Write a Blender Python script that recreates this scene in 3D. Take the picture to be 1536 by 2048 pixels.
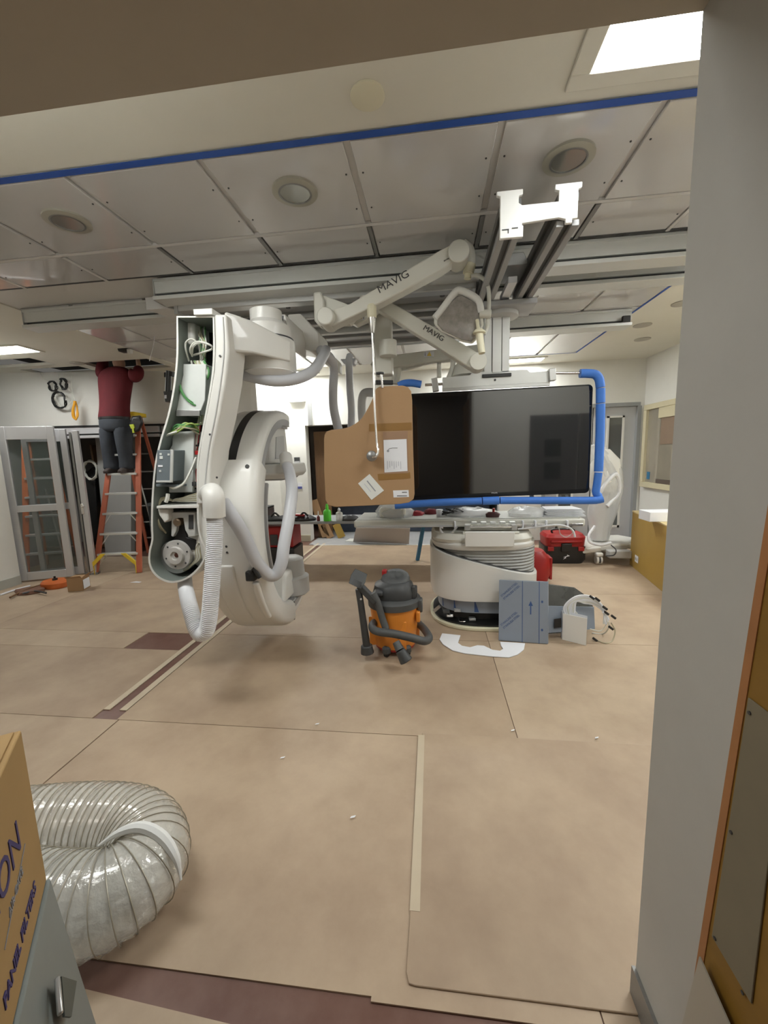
import bpy, bmesh, math, random
from mathutils import Vector, Matrix
V = Vector
random.seed(7)
scene = bpy.context.scene
for o in list(bpy.data.objects): bpy.data.objects.remove(o)
COL = scene.collection

# ---------------- camera, world, exposure ----------------
F, CX, CY = 800.0, 768.0, 1024.0
EYE = V((0, 0, 1.6))
roll, pitch, yaw = math.radians(-1.7), math.radians(8.0), math.radians(-7.0)
FW = V((math.sin(yaw)*math.cos(pitch), math.cos(yaw)*math.cos(pitch), -math.sin(pitch)))
_rt = V((math.cos(yaw), -math.sin(yaw), 0)); _up = _rt.cross(FW)
RT = _rt*math.cos(roll)+_up*math.sin(roll); UP = -_rt*math.sin(roll)+_up*math.cos(roll)
cam = bpy.data.objects.new('camera', bpy.data.cameras.new('camera')); COL.objects.link(cam)
cam.data.sensor_fit = 'HORIZONTAL'; cam.data.sensor_width = 36; cam.data.lens = F/1536*36
cam.data.clip_start = 0.05; cam.data.clip_end = 60
cam.matrix_world = Matrix(((RT.x, UP.x, -FW.x, EYE.x), (RT.y, UP.y, -FW.y, EYE.y), (RT.z, UP.z, -FW.z, EYE.z), (0, 0, 0, 1)))
scene.camera = cam
w = bpy.data.worlds.new('world'); scene.world = w; w.use_nodes = True
w.node_tree.nodes['Background'].inputs[0].default_value = (0.75, 0.72, 0.66, 1)
w.node_tree.nodes['Background'].inputs[1].default_value = 0.12
scene.view_settings.view_transform = 'Standard'; scene.view_settings.look = 'None'
scene.view_settings.gamma = 1; scene.view_settings.use_curve_mapping = False
scene.view_settings.exposure = 0.45
LAMP = 32.0          # strength of the ceiling troffers

def ray(x, y): return RT*((x-CX)/F)+UP*((CY-y)/F)+FW
def P(x, y, Y):           # where the sight line of a measured point meets the upright plane y = Y
    d = ray(x, y); return EYE+d*(Y/d.y)
def PZ(x, y, Z=0.0):      # ... meets the level plane z = Z
    d = ray(x, y); return EYE+d*((Z-1.6)/d.z)
def PX(x, y, X):
    d = ray(x, y); return EYE+d*(X/d.x)

# ---------------- materials ----------------
def mat(name, c, r=.5, m=0.0, noise=0.0, nscale=6.0, bump=0.0, bscale=40.0, spec=.5, trans=0.0, emit=None, es=0.0, alpha=1.0, coat=0.0, stretch=None, c2=None):
    M = bpy.data.materials.new(name); M.use_nodes = True
    nt = M.node_tree; b = nt.nodes['Principled BSDF']
    b.inputs['Base Color'].default_value = (*c, 1); b.inputs['Roughness'].default_value = r
    b.inputs['Metallic'].default_value = m; b.inputs['Specular IOR Level'].default_value = spec
    b.inputs['Transmission Weight'].default_value = trans; b.inputs['Alpha'].default_value = alpha
    b.inputs['Coat Weight'].default_value = coat
    if emit: b.inputs['Emission Color'].default_value = (*emit, 1); b.inputs['Emission Strength'].default_value = es
    tc = nt.nodes.new('ShaderNodeTexCoord'); mp = nt.nodes.new('ShaderNodeMapping')
    nt.links.new(tc.outputs['Object'], mp.inputs[0])
    if stretch: mp.inputs['Scale'].default_value = stretch
    if noise or c2:
        n = nt.nodes.new('ShaderNodeTexNoise'); n.inputs['Scale'].default_value = nscale; n.inputs['Detail'].default_value = 8; n.inputs['Roughness'].default_value = .62
        nt.links.new(mp.outputs[0], n.inputs['Vector'])
        rp = nt.nodes.new('ShaderNodeValToRGB'); rp.color_ramp.elements[0].position = .32; rp.color_ramp.elements[1].position = .68
        k = 1-noise
        rp.color_ramp.elements[0].color = (*(c2 or tuple(v*k for v in c)), 1); rp.color_ramp.elements[1].color = (*c, 1)
        nt.links.new(n.outputs['Fac'], rp.inputs[0]); nt.links.new(rp.outputs[0], b.inputs['Base Color'])
    if bump:
        n2 = nt.nodes.new('ShaderNodeTexNoise'); n2.inputs['Scale'].default_value = bscale; n2.inputs['Detail'].default_value = 4
        nt.links.new(mp.outputs[0], n2.inputs['Vector'])
        bp = nt.nodes.new('ShaderNodeBump'); bp.inputs['Strength'].default_value = bump; bp.inputs['Distance'].default_value = .01
        nt.links.new(n2.outputs['Fac'], bp.inputs['Height']); nt.links.new(bp.outputs[0], b.inputs['Normal'])
    return M
wall_white = mat('wall_white', (.76, .75, .70), .7, noise=.03, bump=.05)
ceil_cream = mat('ceiling_cream', (.72, .70, .62), .7, noise=.04, nscale=2)
panel_gloss = mat('ceiling_panel_gloss', (.62, .61, .60), .16, noise=.03, nscale=2, coat=.6)
grid_white = mat('grid_white', (.66, .65, .63), .4)
jamb_grey = mat('jamb_grey', (.50, .49, .45), .6, noise=.08, nscale=3, bump=.04)
header_grey = mat('header_drywall', (.50, .46, .38), .75, noise=.06, nscale=3)
alum = mat('aluminium', (.55, .55, .54), .33, .75, noise=.05, stretch=(1, 20, 20))
alum_pale = mat('aluminium_pale', (.72, .73, .71), .4, .35, noise=.04)  # paler, less metallic aluminium finish
boom_dark = mat('boom_dark_grey', (.13, .13, .125), .45, .2)
alum_dark = mat('aluminium_dark', (.30, .30, .29), .4, .6, noise=.1, stretch=(1, 20, 20))
doorframe = mat('anodised_frame', (.66, .66, .67), .38, .35, noise=.04)
gloss_white = mat('gloss_white_cap', (.76, .75, .72), .12, coat=.8)
machined = mat('machined_face', (.66, .64, .61), .32, .25, noise=.15, nscale=9)
steel = mat('steel', (.72, .70, .68), .18, 1.0)
med_white = mat('medical_white', (.74, .73, .69), .38, noise=.02, nscale=2, coat=.15)
med_cool = mat('medical_cool_white', (.74, .75, .77), .42)
arm_cream = mat('arm_cream', (.66, .65, .58), .4)
med_grey = mat('medical_grey', (.36, .36, .36), .45)
med_mid = mat('medical_mid_grey', (.50, .50, .49), .5)
hose_grey = mat('hose_grey', (.56, .57, .60), .4)
black = mat('black_plastic', (.018, .018, .018), .4, noise=.3)
dark_grey = mat('dark_grey_plastic', (.055, .057, .058), .5, noise=.25, nscale=10)
vac_grey = mat('vacuum_grey', (.085, .088, .088), .55, noise=.25, nscale=9)
orange = mat('orange_plastic', (.78, .27, .035), .42, noise=.08)
redp = mat('red_plastic', (.38, .016, .016), .38, noise=.12)
screen = mat('screen_glass', (.006, .006, .007), .06, spec=1.0, coat=1.0)
bezel = mat('black_bezel', (.01, .01, .01), .25)
foam_blue = mat('blue_foam', (.055, .20, .66), .6, noise=.1, nscale=5, bump=.2, bscale=14)
tape_blue = mat('blue_tape', (.02, .09, .42), .6, noise=.1)
cardboard = mat('cardboard', (.40, .245, .125), .8, noise=.08, nscale=3, bump=.05, bscale=80)
cardbox = mat('cardboard_box', (.42, .27, .11), .8, noise=.08, nscale=4, bump=.05)
packtape = mat('packing_tape', (.30, .165, .055), .3, noise=.1)
paper = mat('white_paper', (.78, .79, .82), .7)
paper_grey = mat('grey_print', (.30, .31, .34), .7)
ink = mat('purple_ink', (.05, .04, .16), .6)
ink_dark = mat('dark_ink', (.05, .05, .05), .6)
hardboard = [mat('hardboard_%d' % i, c, .55, c2=c2, nscale=1.6, bump=.03, bscale=60) for i, (c, c2) in enumerate([
    ((.50, .385, .27), (.35, .25, .17)), ((.47, .36, .25), (.335, .24, .165)), ((.52, .41, .29), (.37, .27, .185))])]
vinyl = mat('dark_red_vinyl', (.135, .062, .045), .35, c2=(.20, .115, .09), nscale=5)
screed = mat('grey_screed', (.42, .42, .42), .7, noise=.15)
seam = mat('seam_tape', (.56, .47, .34), .6, noise=.08)
mustard = mat('mustard_board', (.42, .27, .055), .55, noise=.06)
mustard_top = mat('mustard_top', (.70, .56, .28), .5)
cream_frame = mat('cream_frame', (.62, .56, .38), .5)
ply = mat('orange_plywood', (.27, .14, .015), .6, noise=.2, nscale=3, stretch=(1, 1, 6))
crate_grey = mat('crate_liner', (.22, .185, .12), .7, noise=.15, nscale=3)
glass = mat('door_glass', (.10, .14, .13), .03, spec=1.0, alpha=.28, coat=.5)
dark_glass = mat('dark_glass', (.09, .10, .10), .06, spec=.8, coat=.6)
film = mat('blue_film_steel', (.27, .31, .37), .35, .2, noise=.04)
film_line = mat('film_print', (.04, .09, .24), .6)
ladder_red = mat('fibreglass_red', (.52, .15, .085), .45, noise=.1)
ladder_orange = mat('fibreglass_orange', (.75, .20, .06), .45, noise=.1)
yellow = mat('yellow_plastic', (.80, .58, .04), .45)
shirt = mat('maroon_knit', (.125, .008, .014), .85, noise=.2, nscale=8, bump=.3, bscale=25)
trousers = mat('charcoal_twill', (.045, .052, .065), .85, noise=.25, nscale=6, bump=.4, bscale=12)
skin = mat('skin', (.55, .33, .24), .55)
hair = mat('hair_brown', (.05, .03, .02), .8)
leather = mat('boot_leather', (.05, .035, .03), .6)
clear = mat('clear_plastic', (.86, .86, .80), .10, spec=1.0, alpha=.5, bump=1.0, bscale=24, coat=1.0)
wire_m = mat('duct_wire', (.40, .37, .30), .4, .3)
clearwrap = mat('plastic_wrap', (.85, .86, .86), .25, spec=.6, trans=.3, alpha=.55, bump=1.0, bscale=9)
duct_end = mat('white_duct_lining', (.85, .86, .84), .5)
scrub = mat('scrubber_grey', (.26, .29, .28), .45, .1, noise=.08)
pcb = mat('module_steel', (.72, .75, .72), .45, .0, noise=.1)
modgrey = mat('module_grey', (.16, .19, .21), .5, noise=.1)
wire_grey = mat('wire_grey', (.66, .66, .60), .5)
wire_green = mat('wire_green', (.10, .30, .10), .5)
wire_yg = mat('wire_yellow_green', (.36, .48, .12), .5)
wire_beige = mat('wire_beige', (.42, .38, .26), .5)
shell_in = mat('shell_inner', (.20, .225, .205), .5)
green = mat('green_bottle', (.10, .62, .04), .3)
bluepaint = mat('blue_paint', (.03, .17, .32), .4)
woodp = mat('brown_wood', (.20, .11, .05), .6, noise=.25, nscale=3, stretch=(6, 1, 1))
lens = mat('lamp_lens', (.34, .31, .28), .1, spec=.8, noise=.35, nscale=26, coat=.5)
ivory = mat('ivory_plastic', (.72, .68, .50), .45)
glow = mat('lamp_panel', (1, 1, 1), .5, emit=(1, .97, .94), es=LAMP)
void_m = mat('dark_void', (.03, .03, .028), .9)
grey_panel = mat('grey_leaning_panel', (.40, .40, .38), .6, noise=.05)
recess = mat('downlight_reflector', (.52, .52, .47), .15, .7)
rim_m = mat('downlight_rim', (.40, .385, .32), .3)
bellows = mat('bellows_grey', (.40, .40, .385), .6)

# ---------------- mesh helpers ----------------
def BM(): return bmesh.new()
def box(bm, x0, x1, y0, y1, z0, z1):
    vs = [bm.verts.new((x, y, z)) for x in (x0, x1) for y in (y0, y1) for z in (z0, z1)]
    for f in ((0, 1, 3, 2), (4, 6, 7, 5), (0, 4, 5, 1), (2, 3, 7, 6), (0, 2, 6, 4), (1, 5, 7, 3)): bm.faces.new([vs[i] for i in f])
    return bm
def prism(bm, pts, vec):
    a = [bm.verts.new(p) for p in pts]; b = [bm.verts.new(V(p)+V(vec)) for p in pts]
    n = len(a); bm.faces.new(a); bm.faces.new(list(reversed(b)))
    for i in range(n): bm.faces.new((a[i], b[i], b[(i+1) % n], a[(i+1) % n]))
    return bm
def frames(pts, closed=False):
    n = len(pts); T = []
    for i in range(n):
        a = pts[(i-1) % n] if (i or closed) else pts[0]; b = pts[(i+1) % n] if (i < n-1 or closed) else pts[-1]
        t = (b-a); T.append(t.normalized() if t.length > 1e-9 else V((0, 0, 1)))
    ref = V((0, 0, 1)) if abs(T[0].z) < .9 else V((1, 0, 0))
    N = [(ref-T[0]*ref.dot(T[0])).normalized()]
    for i in range(1, n):
        v = N[-1]-T[i]*N[-1].dot(T[i]); N.append(v.normalized() if v.length > 1e-6 else N[-1])
    return T, N
def tube(bm, pts, r, n=8, closed=False, flat=1.0):
    pts = [V(p) for p in pts]; T, N = frames(pts, closed); rings = []
    for i, p in enumerate(pts):
        ri = r[i] if isinstance(r, (list, tuple)) else r; B = T[i].cross(N[i])
        rings.append([bm.verts.new(p+(N[i]*math.cos(2*math.pi*k/n)+B*math.sin(2*math.pi*k/n)*flat)*ri) for k in range(n)])
    m = len(rings)
    for i in range(m if closed else m-1):
        a, b = rings[i], rings[(i+1) % m]
        for k in range(n): bm.faces.new((a[k], a[(k+1) % n], b[(k+1) % n], b[k]))
    if not closed: bm.faces.new(list(reversed(rings[0]))); bm.faces.new(rings[-1])
    return bm
def cyl(bm, a, b, r, r2=None, n=20): return tube(bm, [V(a), V(b)], [r, r if r2 is None else r2], n)
def cat(pts, k=8, closed=False):
    pts = [V(p) for p in pts]; n = len(pts); out = []
    for i in range(n if closed else n-1):
        p0 = pts[(i-1) % n] if (i or closed) else pts[0]*2-pts[1]; p1 = pts[i]; p2 = pts[(i+1) % n]
        p3 = pts[(i+2) % n] if (i < n-2 or closed) else pts[-1]*2-pts[-2]
        for j in range(k):
            t = j/k
            out.append(.5*((2*p1)+(p2-p0)*t+(2*p0-5*p1+4*p2-p3)*t*t+(3*p1-p0-3*p2+p3)*t**3))
    if not closed: out.append(pts[-1])
    return out
def corrugate(pts, r, pitch=.012, amp=.12):
    # resample evenly and give alternating radii
    d = [0]
    for a, b in zip(pts, pts[1:]): d.append(d[-1]+(b-a).length)
    L = d[-1]; m = int(L/pitch*2); o = []; rr = []; j = 0
    for i in range(m+1):
        s = L*i/m
        while j < len(d)-2 and d[j+1] < s: j += 1
        t = (s-d[j])/max(1e-9, d[j+1]-d[j]); o.append(pts[j].lerp(pts[j+1], t)); rr.append(r*(1-(amp if i % 2 else 0)))
    return o, rr
def lathe(bm, prof, c=(0, 0, 0), ax=(0, 0, 1), n=28, cap=True):
    c = V(c); q = V((0, 0, 1)).rotation_difference(V(ax).normalized()); rings = []
    for r, z in prof: rings.append([bm.verts.new(c+q @ V((r*math.cos(2*math.pi*k/n), r*math.sin(2*math.pi*k/n), z))) for k in range(n)])
    for a, b in zip(rings, rings[1:]):
        for k in range(n): bm.faces.new((a[k], a[(k+1) % n], b[(k+1) % n], b[k]))
    if cap: bm.faces.new(list(reversed(rings[0]))); bm.faces.new(rings[-1])
    return bm
def loft(bm, rings, cap=True, closed=False):
    R = [[bm.verts.new(p) for p in r] for r in rings]; n = len(R[0]); m = len(R)
    for i in range(m if closed else m-1):
        a, b = R[i], R[(i+1) % m]
        for k in range(n): bm.faces.new((a[k], a[(k+1) % n], b[(k+1) % n], b[k]))
    if cap and not closed: bm.faces.new(list(reversed(R[0]))); bm.faces.new(R[-1])
    return bm
def bar(bm, a, b, wdt, hgt, up=(0, 0, 1)):     # rectangular bar from a to b
    a, b, up = V(a), V(b), V(up); t = (b-a).normalized(); s = t.cross(up).normalized(); u = s.cross(t)
    q = [s*wdt/2+u*hgt/2, -s*wdt/2+u*hgt/2, -s*wdt/2-u*hgt/2, s*wdt/2-u*hgt/2]
    return loft(bm, [[a+k for k in q], [b+k for k in q]])
def quad(bm, c, ux, uy, th):
    c, ux, uy = V(c), V(ux), V(uy); n = ux.cross(uy).normalized()*th
    return prism(bm, [c-ux/2-uy/2, c+ux/2-uy/2, c+ux/2+uy/2, c-ux/2+uy/2], n)
def finish(bm, ang=38):
    bmesh.ops.recalc_face_normals(bm, faces=bm.faces)
    me = bpy.data.meshes.new('m'); bm.to_mesh(me); bm.free(); me.shade_smooth(); me.set_sharp_from_angle(angle=math.radians(ang)); return me
def obj(name, bm, m, parent=None, bevel=0.0, seg=2, sub=0):
    if parent is not None:
        off = V(parent.location)
        p = parent
        while p.parent: p = p.parent; off += V(p.location)
        bmesh.ops.translate(bm, verts=bm.verts, vec=-off); loc = None
    else:
        xs = [v.co for v in bm.verts]
        loc = V(((min(v.x for v in xs)+max(v.x for v in xs))/2, (min(v.y for v in xs)+max(v.y for v in xs))/2, min(v.z for v in xs)))
        bmesh.ops.translate(bm, verts=bm.verts, vec=-loc)
    me = finish(bm); me.name = name; me.materials.append(m)
    o = bpy.data.objects.new(name, me); COL.objects.link(o)
    if parent is not None: o.parent = parent
    else: o.location = loc
    if bevel:
        b = o.modifiers.new('bevel', 'BEVEL'); b.width = bevel; b.segments = seg; b.limit_method = 'ANGLE'; b.angle_limit = math.radians(40); b.harden_normals = False
    if sub: s = o.modifiers.new('sub', 'SUBSURF'); s.levels = sub; s.render_levels = sub
    return o
def tag(o, label=None, cat_=None, group=None, kind=None):
    if label: o['label'] = label
    if cat_: o['category'] = cat_
    if group: o['group'] = group
    if kind: o['kind'] = kind
    return o
def thing(name, label, cat_, loc=(0, 0, 0), group=None):
    o = bpy.data.objects.new(name, None); COL.objects.link(o); o.location = loc; o.empty_display_size = .1
    return tag(o, label, cat_, group)
def struct(name, bm, m, parent=None, bevel=0):
    o = obj(name, bm, m, parent, bevel)
    if parent is None: o['kind'] = 'structure'
    return o
def copy_tree(o, parent=None):
    c = o.copy(); COL.objects.link(c); c.parent = parent
    for ch in list(o.children): copy_tree(ch, c)
    return c
def text(name, s, at_, xdir, ydir, size, m, parent, bold=0.0, sx=1.0, al='LEFT'):
    cu = bpy.data.curves.new('t', 'FONT'); cu.body = s; cu.size = size; cu.extrude = .0008; cu.offset = bold; cu.resolution_u = 3; cu.align_x = al
    t = bpy.data.objects.new('t', cu); me = bpy.data.meshes.new_from_object(t); bpy.data.objects.remove(t)
    x = V(xdir).normalized(); z = x.cross(V(ydir)).normalized(); y = z.cross(x)
    bm = BM(); bm.from_mesh(me); bpy.data.meshes.remove(me)
    for v in bm.verts: v.co = V(at_)+x*v.co.x*sx+y*v.co.y+z*v.co.z
    return obj(name, bm, m, parent)

# =================== THE SETTING ===================
CZ = 3.08
fl = struct('floor', box(BM(), -8, 4, -3, 9.6, -.10, -.006), vinyl)
# protective hardboard sheets laid in rows, some cut round the cable trench
def board(x0, x1, y0, y1, k, z0=-.006, z1=0.0):
    g = .0022
    return obj('board', box(BM(), x0+g, x1-g, y0+g, y1-g, z0, z1), hardboard[k % 3], fl)
k = 0
ys = [2.10, 3.32, 4.54, 5.76, 7.02]
board(-1.98, .46, .965, 2.10, 0); board(.46, 2.0, .965, 2.10, 1)
board(-5.64, -1.985, .965, 2.10, 2)
for i, (a, b) in enumerate(zip(ys, ys[1:])):
    for j, (c, d) in enumerate(((-2.0, .46), (.46, 2.9), (2.9, 3.57))):
        k += 1; board(c, d, a, b, k)
    if i != 0 : board(-4.45, -2.17, a, b, k+1); board(-6.4, -4.45, a, b if b < 6.2 else 6.2, k+2)
board(-4.3, -2.17, 2.10, 3.0, 1); board(-5.64, -4.3, 2.10, 3.32, 0); board(-4.3, -2.70, 3.0, 3.32, 2)
obj('board', prism(BM(), [V((-1.6, .90, -.0055)), V((-1.16, .90, -.0055)), V((-.454, .86, -.0055)), V((-.454, -.6, -.0055)), V((-1.6, -.6, -.0055))], (0, 0, .005)), hardboard[2], fl)
for a, b in ((-2.17, -2.125), (-2.055, -2.005)): obj('seam_tape_strip', box(BM(), a, b, 2.19, 7.2, -.004, .0012), seam, fl)
# second sheet laid over the first, and the strip poking out under it
ov = [(-.075, 2.12), (1.9, 2.12), (1.9, 1.0), (-.07, 1.0), (-.09, 1.003), (-.1, 1.03)]
tag(obj('hardboard_sheet', prism(BM(), [V((x, y, .0012)) for x, y in ov], (0, 0, .006)), hardboard[1], None, .002),
    'brown hardboard sheet laid on top of the floor boards nearest the doorway', 'board')
obj('edge_tape_strip', box(BM(), -.098, -.062, 1.2, 2.1, .0074, .0082), seam, fl)
obj('board', box(BM(), -.2, .40, .955, 1.02, -.004, .0008), hardboard[0], fl)
obj('white_tile', box(BM(), .47, .66, .78, .97, -.005, .0), wall_white, fl)
obj('grey_floor', box(BM(), -2.3, 1.2, 7.08, 9.4, -.005, .001), screed, fl)
obj('threshold_strip', box(BM(), -2.2, .2, 7.03, 7.07, -.004, .002), wall_white, fl)
for sx_, sy_ in ((630, 1452), (1022, 1465), (1190, 1480), (700, 1640), (560, 1520)):
    p = PZ(sx_, sy_); obj('paper_scrap', prism(BM(), [p+V((0, 0, .009)), p+V((.02, .006, .009)), p+V((.024, .016, .01)), p+V((.004, .01, .009))], (0, 0, .0008)), paper, fl)
# litter near the ladder
p = PZ(260, 1165, .001); tag(obj('paper_litter', prism(BM(), [p, p+V((.14, -.01, 0)), p+V((.15, .03, 0)), p+V((.05, .05, .0))], (0, 0, .002)), paper), 'small white scrap of litter on the brown floor near the red ladder', 'litter')

# walls
struct('wall_right', box(BM(), 3.57, 3.72, .8, 7.6, 0, CZ), wall_white)
bw = BM(); box(bw, -3.0, -2.35, 7.4, 7.6, 0, CZ); box(bw, -2.35, 1.2, 7.4, 7.6, 2.2, CZ); box(bw, 1.2, 1.95, 7.4, 7.6, 0, CZ); box(bw, 1.95, 3.57, 7.4, 7.6, 2.36, CZ); box(bw, 3.5, 3.57, 7.4, 7.6, 0, 2.36)
bwo = struct('wall_back', bw, wall_white)
struct('baseboard_back', box(BM(), -3.0, -2.36, 7.37, 7.399, 0, .12), mat('beige_base', (.45, .42, .32), .6))
struct('wall_left', box(BM(), -5.8, -5.65, -.2, 4.7, 0, CZ), wall_white)
struct('baseboard_left', box(BM(), -5.65, -5.63, -.2, 4.69, 0, .12), mat('grey_base', (.40, .40, .36), .6))
# header wall over the glass door opening (runs slightly askew)
W0, W1 = V((-7.2, 5.75, 0)), V((-2.9, 6.62, 0))
wd = (W1-W0).normalized(); wn = V((-wd.y, wd.x, 0))
def wseg(bm, s0, s1, z0, z1, th=.14): 
    a = W0+wd*s0; b = W0+wd*s1
    return prism(bm, [V((a.x, a.y, z0)), V((b.x, b.y, z0)), V((b.x, b.y, z1)), V((a.x, a.y, z1))], wn*th)
WL = (W1-W0).length
w_ = BM(); wseg(w_, 0, WL, 2.22, CZ); wseg(w_, WL-.45, WL, 0, 2.22)
struct('wall_left_back', w_, wall_white)
t_ = BM(); prism(t_, [W0+wd*0+V((0, 0, 2.205))-wn*.02, W0+wd*(WL-.45)+V((0, 0, 2.205))-wn*.02, W0+wd*(WL-.45)+V((0, 0, 2.235))-wn*.02, W0+V((0, 0, 2.235))-wn*.02], wn*.03)
struct('trim_1', t_, black)
struct('wall_side', box(BM(), -3.0, -2.9, 6.6, 7.6, 0, CZ), wall_white)
struct('wall_left_return', box(BM(), -7.3, -5.8, 4.6, 4.7, 0, CZ), wall_white)
struct('wall_far_left', box(BM(), -7.4, -7.3, 4.6, 9.5, 0, CZ), grey_panel)
struct('wall_storeroom', box(BM(), -7.3, 1.4, 9.3, 9.4, 0, CZ), grey_panel)
struct('wall_store_divider', box(BM(), -2.95, -2.85, 7.6, 9.3, 0, CZ), woodp)
struct('wall_store_right', box(BM(), 1.3, 1.4, 7.6, 9.3, 0, CZ), grey_panel)
# front wall with the doorway we look through
fw_ = BM(); box(fw_, .60, 3.72, .80, 1.04, 0, CZ); box(fw_, -3.2, .60, .80, 1.04, 2.51, CZ)
box(fw_, -5.8, -3.2, .8, 1.04, 0, CZ)
struct('wall_front', fw_, wall_white)
struct('trim_2', box(BM(), .572, .60, .30, 1.045, 0, 2.51), jamb_grey)
struct('trim_3', box(BM(), -3.2, .572, .795, 1.045, 2.497, 2.51), header_grey)
struct('baseboard_front', box(BM(), .562, .572, .86, 1.05, 0, .1), alum_dark)
struct('wall_corridor', box(BM(), -3.4, 3.4, -2.2, -2.1, 0, 2.9), mat('corridor_wall', (.30, .28, .24), .7))
struct('ceiling_corridor', box(BM(), -3.4, 3.4, -2.1, .795, 2.85, 2.95), header_grey)
# double doors in the front wall, seen only mirrored in the dark screen
for i in range(2):
    x0 = 1.38+i*.66
    d = struct('door_%d' % (3+i), box(BM(), x0, x0+.64, 1.042, 1.06, .01, 2.1), mat('door_steel_%d' % i, (.16, .16, .16), .5))
    for zz in (1.2, 1.52): obj('pane', box(BM(), x0+.2, x0+.42, 1.058, 1.066, zz, zz+.24), dark_glass, d)

# ceiling: plaster field with openings, panel grid in the middle

cb = BM()
gx0, gx1, gy0, gy1 = -3.9, 2.21, 2.07, 6.70
def cslab(x0, x1, y0, y1): box(cb, x0, x1, y0, y1, CZ, CZ+.04)
cslab(-5.8, 3.6, 1.04, gy0); cslab(gx1, 3.6, gy0, 7.6); cslab(gx0, gx1, gy1, 7.6)
cslab(-7.4, gx0, gy0, 5.15)
cslab(-5.5, gx0, 5.15, 5.55); cslab(-7.4, -7.1, 5.15, 5.55)          # opening at far left
cslab(-7.4, -6.3, 5.55, 6.3); cslab(-6.3, -5.3, 5.55, 5.72); cslab(-6.3, -5.3, 6.14, 6.3)   # opening with the coils
cslab(-5.3, -5.12, 5.55, 6.3); cslab(-5.12, -4.05, 6.12, 6.3); cslab(-4.05, gx0, 5.55, 6.3); cslab(-5.12, -4.05, 5.55, 5.56)  # opening over the ladder
cslab(-7.4, gx0, 6.3, 6.9)
cl = struct('ceiling', cb, ceil_cream)
struct('ceiling_storeroom', box(BM(), -7.4, 1.4, 7.6, 9.4, 2.9, 2.95), ceil_cream)
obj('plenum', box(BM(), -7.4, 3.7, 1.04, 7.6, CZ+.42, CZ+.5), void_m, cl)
# glossy panels
xj = [-3.9, -3.35, -2.6, -1.86, -1.13, -.385, .335, 1.02, 1.62, 2.21]
yj = [2.07, 2.78, 3.20, 3.60, 4.75, 5.6, 6.70]
obj('grid_backing', box(BM(), gx0, gx1, gy0, gy1, CZ+.012, CZ+.05), grid_white, cl)
pm = None
for i in range(len(xj)-1):
    for j in range(len(yj)-1):
        if yj[j] == 3.20: continue
        if i == 0 and 5.0 < yj[j]: continue
        g = .018
        obj('ceiling_panel', box(BM(), xj[i]+g, xj[i+1]-g, yj[j]+g, yj[j+1]-g, CZ-.006+random.uniform(-.001, .001), CZ+.011), panel_gloss, cl, .003, 1)
for i, x in enumerate(xj[1:-1]):
    obj('grid_channel', box(BM(), x-.012, x+.012, 2.80, 3.20, CZ-.012, CZ+.01), alum_dark if i in (4, 5, 6, 2, 3) else grid_white, cl)
    for yy in (2.3, 2.6, 3.0, 4.1):
        for s in (-.045, .045): obj('panel_screw', lathe(BM(), [(.005, 0), (.005, .004)], (x+s, yy, CZ-.010), n=8), dark_grey, cl)
for y in (2.78, 4.2): obj('grid_cross_strip', box(BM(), gx0, gx1, y-.014, y+.014, CZ-.008, CZ+.01), grid_white, cl)
for y0, x0, x1 in ((3.18, -3.9, 2.2),): obj('dark_joint', box(BM(), x0, x1, y0, y0+.02, CZ-.008, CZ+.01), dark_grey, cl)
def tape(name, x0, x1, y0, y1, label): tag(obj(name, box(BM(), x0, x1, y0, y1, CZ-.0085, CZ-.007), tape_blue), label, 'tape')
tape('masking_tape', -3.2, 2.21, 2.035, 2.075, 'blue masking tape strip along the near edge of the glossy ceiling panels')
tape('masking_tape', 2.19, 2.215, 2.075, 6.70, 'thin blue masking tape strip running away along the right edge of ceiling panels')
tape('masking_tape', .3, 2.19, 6.69, 6.71, 'thin blue masking tape strip at far end of the ceiling panels')
# recessed lamps and fittings in the ceiling
lamps = {}
def lampmat(k_):
    if k_ not in lamps: lamps[k_] = mat('lamp_panel_%d' % int(k_*100), (1, 1, 1), .5, emit=(.98, 1, .985), es=LAMP*k_)
    return lamps[k_]
def troffer(name, label, x0, x1, y0, y1, b=.07, k_=1.0):
    t = thing(name, label, 'ceiling light', ((x0+x1)/2, (y0+y1)/2, CZ), 'bright rectangular ceiling lights')
    fr = BM(); box(fr, x0, x1, y0, y0+b, CZ-.014, CZ-.0005); box(fr, x0, x1, y1-b, y1, CZ-.014, CZ-.0005); box(fr, x0, x0+b, y0+b, y1-b, CZ-.014, CZ-.0005); box(fr, x1-b, x1, y0+b, y1-b, CZ-.014, CZ-.0005)
    obj('frame', fr, ceil_cream, t, .004)
    obj('diffuser', box(BM(), x0+b, x1-b, y0+b, y1-b, CZ-.008, CZ-.002), lampmat(k_), t)
troffer('ceiling_light', 'bright white ceiling light panel nearest the doorway beside the grey jamb', .565, 1.85, 1.62, 1.965, .075)
troffer('ceiling_light', 'long bright ceiling light at far left above the glass doors', -5.95, -5.0, 4.55, 4.92, .04)
troffer('ceiling_light', 'ceiling light at the back of the room above the big black screen', .4, 1.84, 6.86, 7.18, .04, 1.3)
troffer('ceiling_light', 'ceiling light near back wall seen past the white scanner arm', -3.0, -1.95, 6.86, 7.15, .04, 1.9)
troffer('ceiling_light', 'added fill light on the right side of the room, unseen behind jamb', 2.65, 3.25, 3.0, 4.2, .04, .7)  # fill lamp added out of sight behind the jamb
troffer('ceiling_light', 'added fill light in front left part of the room, unseen above the door header', -2.5, -1.1, 1.2, 1.62, .04, .62)  # unseen lamp added to brighten the scanner's open bay
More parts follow.
